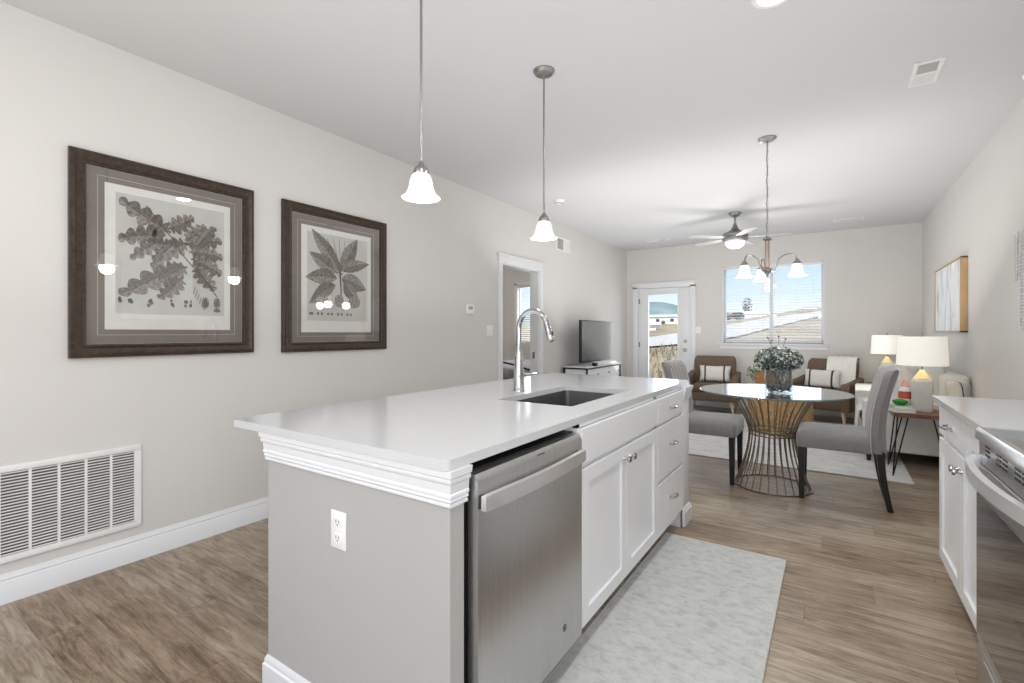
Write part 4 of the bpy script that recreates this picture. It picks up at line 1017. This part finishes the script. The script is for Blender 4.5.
# coffee table + planter
cf = thing('coffee_table', 'round honey burl wood drum coffee table behind the dining table', 'coffee table', (-.53, 6.72, .0095))
mb = MB(); mb.lathe([(0, 0), (.26, 0), (.28, .01), (.345, .17), (.352, .20), (.352, .41), (.345, .43), (0, .43)], n=40); obj('drum_body', mb, M_burl, cf, 20)
mb = MB(); mb.lathe([(0, .43), (.355, .43), (.36, .435), (.36, .445), (.355, .45), (0, .45)], n=48); obj('table_top', mb, M_burl, cf)
pl = thing('potted_plant', 'small leafy plant in a wooden planter on the coffee table', 'potted plant', (-.66, 6.70, .4605))
mb = MB(); mb.loft([[(x, y, z) for x, y in rrect(-k, k, -k, k, .02)] for z, k in ((0, .105), (.005, .11), (.285, .135), (.29, .13), (.26, .12), (.255, .10))]); obj('planter', mb, mat('orange planter wood', (.42, .20, .09), .55, noise=(8, .25, (1, 1, 5))), pl)
mb = MB(); rf2 = random.Random(4); foliage(mb, 260, (-.10, 0, .27), .13, .13, .12, .020, rf2, [1, .6], holl=.0)
o = obj('leaves', mb, [mat('fresh green leaf', (.13, .24, .10), .6), mat('pale sage leaf', (.32, .40, .30), .7)], pl, 0); o['kind'] = 'stuff'

# sofa
sf = thing('sofa', 'cream linen sofa standing along the right wall', 'sofa', (.63, 6.68, 0))
def sb(name, args, bev, seg=3, m=M_cream):
    q = MB(); q.box(*args, bev, seg); return obj(name, loc(q, sf), m, sf, 45)
sb('sofa_base', (.27, .98, 5.81, 7.31, .14, .30), .02)
sb('sofa_back', (.82, 1.02, 5.71, 7.40, .14, .86), .05)
sb('armrest', (.25, .98, 5.67, 5.81, .12, .60), .025); sb('armrest', (.25, .98, 7.31, 7.45, .12, .60), .025)
for y0 in (5.815, 6.565): sb('seat_cushion', (.255, .80, y0, y0+.74, .29, .455), .05, 4)
for y0 in (5.815, 6.565):
    q = MB(); q.superell((.77, y0+.37, .70), .10, .37, .25, .55, .45, 28, 16, Ry(math.radians(10)), wob=.012, sd=3); obj('back_cushion', loc(q, sf), M_cream, sf, 60)
for x, y in ((.30, 5.74), (.93, 5.74), (.30, 7.38), (.93, 7.38)):
    q = MB(); q.cyl((x, y, .0105), (x, y, .125), .018, .026, 12); obj('leg', loc(q, sf), M_ebony, sf)
q = MB()
# nailhead row along far arm
for k_ in range(16): q.superell((.30+.042*k_, 7.38, .603), .007, .007, .005, 1, 1, 8, 6)
o = obj('nailhead_trim', loc(q, sf), M_pipe, sf)
def cushion(label, loc_, M, w, h, mt_, thick=.15, grp=None, stripe=False):
    t = thing('throw_pillow', label, 'pillow', loc_, 0, group=grp)
    m = MB(); m.pillow(w, h, thick, M)
    if stripe:
        Mi = M.inverted()
        for f in m.b.faces:
            x = (Mi @ f.calc_center_median()).x; f.material_index = 1 if .10 < abs(x) < .125 else 0
    obj('pillow_cover', m, mt_, t, 60); return t
M_wp = mat('white pillow cotton', (.80, .79, .77), .9, bump=(200, .5)); M_gp = mat('soft grey pillow knit', (.68, .665, .64), .95, noise=(18, .08, (1, 1, 1)), bump=(90, .9))
lumbar('pale pillow with two dark bands on the sofa arm by the right wall', (.945, 5.735, .603), math.radians(55), math.radians(-6), w=.24, h=.21, group='striped pillow on the sofa')
cushion('soft grey pillow leaning on the sofa back just behind the nearer lamp', (.66, 6.06, .71), Rz(math.radians(65)) @ Rx(math.radians(-14)), .44, .44, M_gp, .18)
cushion('white pillow leaning on the sofa back, left of the grey pillow', (.56, 6.52, .70), Rz(math.radians(75)) @ Rx(math.radians(-18)), .44, .44, M_wp, .16)
tb = thing('sofa_throw', 'white blanket spilling over the sofa front beside the near armrest', 'blanket', (.25, 6.15, .45))
mb = MB(); ribbon(mb, [(.40, 0, .022), (.25, 0, .024), (.10, 0, .024), (.03, 0, .020), (-.012, 0, .005), (-.022, 0, -.04), (-.028, 0, -.15), (-.032, 0, -.28)], -.24, .24, .012, axis=Vector((0, 1, 0)), wob=.007, n=18); obj('knit_cloth', mb, M_throw, tb, 60)

# hairpin end tables
def end_table(label, loc_):
    t = thing('end_table', label, 'side table', loc_, group='walnut hairpin end tables')
    m = MB(); r_ = random.Random(8); e_ = []
    for i in range(40):
        a = 2*PI*i/40; f = lambda v: math.copysign(abs(v)**.45, v)
        e_.append((.215*f(math.cos(a))*(1+.03*math.sin(3*a+1)), .215*f(math.sin(a))*(1+.04*math.cos(2*a))))
    m.prism(e_, .515, .55, 'z', .005); obj('wood_top', m, M_walnut, t)
    for sx, sy in ((-1, -1), (1, -1), (1, 1), (-1, 1)):
        m = MB(); fx, fy = sx*.205, sy*.205
        top1 = (sx*.165, sy*.10, .514); top2 = (sx*.10, sy*.165, .514)
        def lerp(a, b, s_): return tuple(a[i]+(b[i]-a[i])*s_ for i in range(3))
        foot = (fx, fy, .007)
        m.tube([top1, lerp(top1, foot, .5), lerp(top1, foot, .96), foot, lerp(top2, foot, .96), lerp(top2, foot, .5), top2], .0055, 8)
        m.box(sx*.125-.045, sx*.125+.045, sy*.125-.045, sy*.125+.045, .511, .515)
        obj('hairpin_leg', m, M_iron, t)
    return t
ET = (.645, 5.43, 0)
et = end_table('walnut hairpin end table in front of the near end of the sofa', ET)
ET2 = (.62, 8.10, 0)
dup(et, ET2, PI, 'walnut hairpin end table in the far right corner beyond the sofa')
def table_lamp(label, loc_):
    t = thing('table_lamp', label, 'lamp', loc_, group='ceramic table lamps by the sofa')
    m = MB(); m.loft([[(x, y, z) for x, y in rrect(-k, k, -k, k, .022)] for z, k in ((0, .058), (.006, .064), (.02, .067), (.255, .069), (.272, .066), (.28, .058))])
    for i in range(9):
        x = -.054+i*.0135
        for s_ in (-1, 1): m.cyl((x, s_*.068, .02), (x, s_*.068, .26), .0024, n=6); m.cyl((s_*.068, x, .02), (s_*.068, x, .26), .0024, n=6)
    obj('lamp_base', m, M_ceramic, t)
    m = MB(); m.lathe([(0, .281), (.060, .281), (.062, .285), (.018, .355), (.012, .362), (0, .362)], n=32); obj('lamplit_cap', m, M_lamplit, t)
    m = MB(); m.cyl((0, 0, .36), (0, 0, .665), .006, n=10); m.superell((0, 0, .672), .011, .011, .012, 1, 1, 12, 8)
    for a in (0, 2.1, 4.2): m.cyl((0, 0, .648), (.162*math.cos(a), .162*math.sin(a), .648), .002, n=6)
    obj('harp_and_finial', m, M_nickel, t)
    m = MB(); m.superell((0, 0, .50), .028, .028, .038, 1, 1, 14, 10); obj('bulb', m, M_bulb, t)
    m = MB(); m.lathe([(.176, .402), (.178, .402), (.164, .65), (.162, .65)], n=48, closed=True); obj('lamp_shade', m, M_shade, t)
    return t
L1 = (.655, 5.435, .5505); L2 = (.62, 8.10, .5505)
tl = table_lamp('table lamp with white drum shade on the nearer end table', L1)
dup(tl, L2, 0, 'table lamp with white drum shade in the far right corner, partly behind the other')
for l_ in (L1, L2): light('table_lamp_bulb_light', 'POINT', (l_[0], l_[1], l_[2]+.44), .6, (1, .78, .48), radius=.03)
# books, dish, ornament on end table
def book(label, loc_, rz, w, d_, h, cm, grp):
    t = thing('book', label, 'book', loc_, rz, group=grp)
    m = MB(); m.box(-w/2, w/2, -d_/2, d_/2, 0, .003); m.box(-w/2, w/2, -d_/2, d_/2, h-.003, h); m.box(-w/2, -w/2+.003, -d_/2, d_/2, 0, h); obj('cover', m, cm, t, 0)
    m = MB(); m.box(-w/2+.003, w/2-.004, -d_/2+.004, d_/2-.004, .003, h-.003); obj('pages', m, M_paper, t, 0); return t
bx, by = .500, 5.36
book('white-covered book, lower of the two under the green dish', (bx, by, .5505), .3, .15, .20, .028, M_wp, 'books on the end table')
book('pale green book lying directly under the green dish', (bx, by, .579), .2, .14, .18, .024, mat('pale sage cover', (.50, .60, .46), .6), 'books on the end table')
gd = thing('green_dish', 'small bright green bowl on the books on the nearer end table', 'bowl', (bx, by, .6035))
mb = MB(); mb.lathe([(0, 0), (.03, 0), (.05, .018), (.058, .038), (.054, .040), (.046, .02), (0, .006)], n=28); obj('bowl_shell', mb, mat('green glaze', (.02, .22, .025), .3), gd)
mb = MB(); mb.superell((0, 0, .036), .046, .046, .016, 1, 1, 20, 8); obj('moss_ball', mb, mat('green moss', (.03, .26, .03), .8, noise=(60, .3, (1, 1, 1))), gd)
og = thing('striped_cone_ornament', 'orange red and white striped cone ornament beside the nearer table lamp', 'ornament', (.545, 5.48, .5505))
mb = MB(); 
for a_, b_, mi in (((.050, .0), (.049, .05), 1), ((.049, .05), (.048, .10), 1), ((.048, .10), (.046, .160), 0), ((.046, .165), (.034, .205), 1), ((.034, .205), (.010, .262), 2)):
    mb.mi = mi; mb.lathe([a_, b_], n=24)
mb.mi = 0; mb.lathe([(.010, .262), (0, .268)], n=24); mb.lathe([(.050, 0), (0, 0)], n=24)
obj('cone_body', mb, [mat('orange red paint', (.50, .10, .05), .6), M_wp, mat('pale coral paint', (.62, .34, .27), .7)], og)

# painting and wire wall art
pt = thing('canvas_painting', 'pale abstract canvas in a light wood frame on the right wall', 'painting', (XR, 6.54, 1.585))
mb = MB(); hw, hh = .65, .345
for a in ((-hw, -hw+.012, -hh, hh), (hw-.012, hw, -hh, hh), (-hw, hw, -hh, -hh+.012), (-hw, hw, hh-.012, hh)): mb.box(-.055, 0, *a, .001)
obj('wood_frame', mb, mat('light oak frame', (.50, .33, .17), .5, noise=(10, .2, (1, 1, .3))), pt)
def canvas():
    m, n, l, b = node_mat('abstract canvas paint', .8, .2)
    tc = n.new('ShaderNodeTexCoord'); mp = n.new('ShaderNodeMapping'); mp.inputs['Scale'].default_value = (1, 5, 1.3); l.new(tc.outputs['Object'], mp.inputs[0])
    a = n.new('ShaderNodeTexNoise'); a.inputs['Scale'].default_value = 2.2; a.inputs['Detail'].default_value = 6; a.inputs['Distortion'].default_value = .8; l.new(mp.outputs[0], a.inputs[0])
    r = ramp(n, [(.36, (.50, .50, .47)), (.48, (.74, .75, .76)), (.56, (.68, .73, .78)), (.66, (.82, .82, .82))]); l.new(a.outputs[0], r.inputs[0]); l.new(r.outputs[0], b.inputs['Base Color']); return m
mb = MB(); mb.box(-.046, -.01, -hw+.014, hw-.014, -hh+.014, hh-.014); obj('canvas', mb, canvas(), pt, 0)
wa = thing('wire_wall_art', 'silver crossed-wire wall sculpture at the right edge', 'wall art', (XR, 4.02, 1.57))
mb = MB(); rw = random.Random(9)
for i in range(26):
    y = -.44+.036*i+rw.uniform(-.01, .01); z0 = rw.uniform(-.33, -.10); z1 = rw.uniform(.12, .34)
    if i >= 23: z0, z1 = rw.uniform(-.02, .05), rw.uniform(.2, .33)
    mb.box(-.020, -.016, y-.002, y+.002, z0, z1)
for i in range(30):
    z = -.30+.021*i; y0 = rw.uniform(-.46, -.2); y1 = rw.uniform(.30, .47)
    mb.box(-.024, -.020, y0, y1, z-.002, z+.002)
for y, z in ((-.3, -.1), (-.3, .2), (.3, .05), (.3, .2)): mb.cyl((0, y, z), (-.022, y, z), .003, n=8)
obj('wire_grid', mb, mat('silver wire', (.62, .62, .62), .3, .7), wa, 0)

# TV console and TV
cs = thing('media_console', 'white media console with dark metal frame below the television', 'console', (-2.91, 6.54, 0))
mb = MB(); x0, x1, y0, y1 = -3.09, -2.73, 5.92, 7.16
for x in (x0, x1-.02):
    for y in (y0, y1-.02): mb.box(x, x+.02, y, y+.02, 0.0, .75)
for y in (y0, y1-.02): mb.box(x0, x1, y, y+.02, .735, .755); mb.box(x0, x1, y, y+.02, .10, .12)
mb.box(x1-.02, x1, y0, y1, .735, .755); mb.box(x0, x0+.02, y0, y1, .735, .755); mb.box(x1-.02, x1, y0, y1, .10, .12)
obj('metal_frame', loc(mb, cs), M_iron, cs, 0)
mb = MB(); mb.box(x0+.02, x1-.03, y0+.02, y1-.02, .12, .735); mb.box(x0, x1, y0, y1, .755, .765); obj('cabinet_body', loc(mb, cs), M_cab, cs, 0)
for k_ in range(3):
    a = y0+.025+k_*.398; q = MB(); q.box(x1-.032, x1-.018, a, a+.39, .125, .73, .002); dd = obj('console_door', loc(q, cs), M_cab, cs, 0)
    q = MB(); q.superell((x1-.008, a+.35, .65), .010, .010, .010, 1, 1, 12, 8); obj('knob', loc(q, cs), M_iron, dd)
tv = thing('television', 'flat television on the media console seen at an angle', 'television', (-2.88, 6.53, .766))
mb = MB(); mb.box(-.012, .028, -.535, .535, .052, .645, .004); obj('tv_bezel', mb, M_black, tv)
mb = MB(); mb.box(.0285, .030, -.520, .520, .072, .632); obj('screen', mb, mat('tv screen glass', (.10, .10, .095), .18, coat=.5), tv, 0)
mb = MB(); mb.prism([(-.16, -.22), (.13, -.26), (.14, -.24), (-.14, .0), (.14, .24), (.13, .26), (-.16, .22)], 0, .010, 'z'); mb.box(-.03, .0, -.05, .05, .008, .06); obj('tv_stand', mb, M_steel2, tv)
sbx = thing('soundbar', 'slim white and black soundbar lying under the television', 'speaker', (-2.77, 6.56, .7665))
mb = MB(); mb.box(-.03, .03, -.30, .42, 0.0005, .045, .008); obj('soundbar_shell', mb, M_plastic, sbx)
mb = MB(); mb.box(-.031, .031, -.36, -.29, .0005, .046, .006); obj('soundbar_end', mb, M_black, sbx)
sbx.location.x = -2.758; sbx.location.z = .766

# bedroom bed
bd = thing('bed', 'bed with grey bedding and dark metal footboard seen through the doorway', 'bed', (-4.45, 7.0, 0))
mb = MB(); mb.box(-.78, .78, -.85, 1.2, .22, .50, .04, 3); obj('mattress', mb, M_wp, bd)
mb = MB(); mb.superell((0, .15, .60), .80, 1.02, .13, .45, .3, 60, 16, wob=.03, sd=5); obj('duvet', mb, mat('grey patterned duvet', (.38, .39, .40), .95, noise=(9, .35, (1, 1, 1))), bd, 60)
mb = MB()
pts = [(-.80, -.93, 0), (-.80, -.93, .62)]+[(-.80+1.6*i/12, -.93, .66+.13*math.sin(PI*i/12)) for i in range(13)]+[(.80, -.93, .62), (.80, -.93, 0)]
mb.tube(pts, .014, 8); mb.tube([(-.8, -.93, .28), (.8, -.93, .28)], .010, 8)
obj('footboard', mb, M_iron, bd)

# ================================================================ OUTSIDE
def terr(x, y):
    k = .036+.020*min(1, max(0, (x+24)/16))
    return -.35+max(0, y-10)*k+.25*math.sin(x*.11)*min(1, max(0, (y-15)/30))
def ground_mat():
    m, n, l, b = node_mat('dry grass field', .95, .1)
    tc = n.new('ShaderNodeTexCoord'); a = n.new('ShaderNodeTexNoise'); a.inputs['Scale'].default_value = .35; a.inputs['Detail'].default_value = 9; a.inputs['Roughness'].default_value = .7; l.new(tc.outputs['Object'], a.inputs[0])
    r = ramp(n, [(.32, (.20, .155, .09)), (.48, (.36, .28, .165)), (.6, (.46, .38, .24)), (.75, (.34, .34, .16))]); l.new(a.outputs[0], r.inputs[0]); l.new(r.outputs[0], b.inputs['Base Color']); return m
mb = MB(); NX, NY = 90, 90
V = []
for j in range(NY+1):
    y = YB+.2+(170)*(j/NY)**1.7; V.append([mb.b.verts.new((x, y, terr(x, y))) for x in [(-90+150*i/NX) for i in range(NX+1)]])
for j in range(NY):
    for i in range(NX): mb.b.faces.new((V[j][i], V[j][i+1], V[j+1][i+1], V[j+1][i]))
o = obj('ground', mb, ground_mat()); o['kind'] = 'structure'; o['label'] = 'dry grass field outside the window'
mb = MB()
cp = [(-40, 19), (-22, 21), (-12, 25), (-8.5, 33), (-7.5, 46), (-5.5, 68), (-2, 96), (4, 130)]
def cr_(P, t):
    i = min(int(t), len(P)-2); s_ = t-i; p0, p1, p2, p3 = P[max(i-1, 0)], P[i], P[i+1], P[min(i+2, len(P)-1)]
    return Vector([.5*(2*p1[k]+(p2[k]-p0[k])*s_+(2*p0[k]-5*p1[k]+4*p2[k]-p3[k])*s_*s_+(3*p1[k]-p0[k]-3*p2[k]+p3[k])*s_**3) for k in (0, 1)])
prev = None; NN = 140
for i in range(NN+1):
    t = i/NN*(len(cp)-1); p = cr_(cp, t); q = cr_(cp, min(t+.02, len(cp)-1.001)); q0 = cr_(cp, max(t-.02, 0)); d_ = (q-q0).normalized(); nn = Vector((-d_.y, d_.x))
    row = [mb.b.verts.new((p.x+nn.x*s_, p.y+nn.y*s_, terr(p.x+nn.x*s_, p.y+nn.y*s_)+.10)) for s_ in (-3.2, -1.6, 0, 1.6, 3.2)]
    if prev:
        for k_ in range(4): mb.b.faces.new((prev[k_], row[k_], row[k_+1], prev[k_+1]))
    prev = row
o = obj('road', mb, mat('pale concrete road', (.60, .55, .47), .9)); o['kind'] = 'structure'; o['label'] = 'pale road across the field'
M_hill = mat('wooded hill', (.17, .23, .22), .95, noise=(.05, .3, (1, 1, 1)))
mb = MB(); mb.superell((-124, 400, -4), 42, 40, 31, 1, 1, 48, 16); mb.superell((-70, 420, -4), 130, 40, 21, 1, 1, 48, 16); mb.superell((-240, 400, -4), 110, 40, 23, 1, 1, 48, 16)
o = obj('hills', mb, M_hill); o['kind'] = 'structure'; o['label'] = 'blue-green wooded hills on the horizon'
def house(label, x, y, w, d_, h, rh, wall_c, roof_c, rz=0):
    t = thing('house', label, 'house', (x, y, terr(x, y)-.3), rz, group='houses beyond the field')
    m = MB(); m.box(-w/2, w/2, -d_/2, d_/2, 0, h); obj('house_wall', m, mat('house siding', wall_c, .8), t, 0)
    m = MB(); m.prism([(-d_/2-.4, h), (d_/2+.4, h), (0, h+rh)], -w/2-.4, w/2+.4, 'x'); obj('roof', m, mat('house roof', roof_c, .8), t, 0)
    for i in range(int(w/3) if w > 8 else 0):
        xx = -w/2+w*(i+.5)/max(2, int(w/3)); m = MB(); m.box(xx-.4, xx+.4, -d_/2-.04, -d_/2+.02, h*.35, h*.72); obj('house_window', m, M_slot, t, 0)
    return t
house('long white building seen through the garden door', -32.4, 110.6, 22, 6, 1.7, .6, (.85, .83, .82), (.70, .68, .67))
house('small white shed below the long building, seen through the garden door', -18.8, 59.6, 1.6, 1.4, .95, .15, (.88, .88, .88), (.80, .80, .79))
house('small white house at the left of the dining window view', -18.5, 156, 6.5, 5, 1.3, .9, (.84, .84, .84), (.62, .60, .60), .2)
house('distant brown-roofed house left of the white one in the window view', -25.9, 158, 5.6, 5, 1.2, 1.6, (.50, .36, .30), (.36, .24, .20), .1)
house('far white house on the ridge at the right of the window view', -5.1, 168, 3.5, 3, .9, .5, (.85, .85, .83), (.6, .6, .6))
def tree(label, x, y, h, r):
    t = thing('leafy_tree', label, 'tree', (x, y, terr(x, y)-.1), group='trees beyond the field')
    m = MB(); m.cyl((0, 0, 0), (0, 0, h*.5), .18, .08, 8); obj('trunk', m, mat('bark', (.10, .08, .06), .9), t)
    m = MB(); foliage(m, 260, (0, 0, h*.6), r, r, h*.42, r*.2, random.Random(int(abs(x*y))), [1, 1], holl=.1); o = obj('crown', m, [M_f1, M_f2], t, 0); o['kind'] = 'stuff'
tree('dark low tree furthest left below the brown roof', -22.6, 132, 2.2, 1.6)
tree('dark low tree between the brown roof and the white house', -20.0, 134, 2.0, 1.8)
tree('tall bare tree behind the brown-roofed house in the window view', -22.0, 166, 7.0, 1.5)
tree('small tree by the long building in the door view', -29.0, 100, 1.0, .5)
# weeds by the door
mb = MB(); rz_ = random.Random(2)
for i in range(1100):
    x = rz_.uniform(-14, -3); y = rz_.uniform(10, 24); h = rz_.uniform(.15, .5); a = rz_.random()*6.3; b_ = terr(x, y)
    p0 = Vector((x, y, b_)); s_ = Vector((math.cos(a), math.sin(a), 0))*.06; tp = p0+Vector((rz_.uniform(-.15, .15), rz_.uniform(-.15, .15), h))
    f = mb.b.faces.new([mb.b.verts.new(p0-s_), mb.b.verts.new(p0+s_), mb.b.verts.new(tp)]); f.material_index = rz_.choice((0, 1, 1))
o = obj('field_weeds', mb, [mat('weed brown', (.17, .14, .10), .9), mat('weed straw', (.33, .29, .21), .9)], None, 0); tag(o, 'dry weeds in the field outside the garden door', 'weeds', kind='stuff')
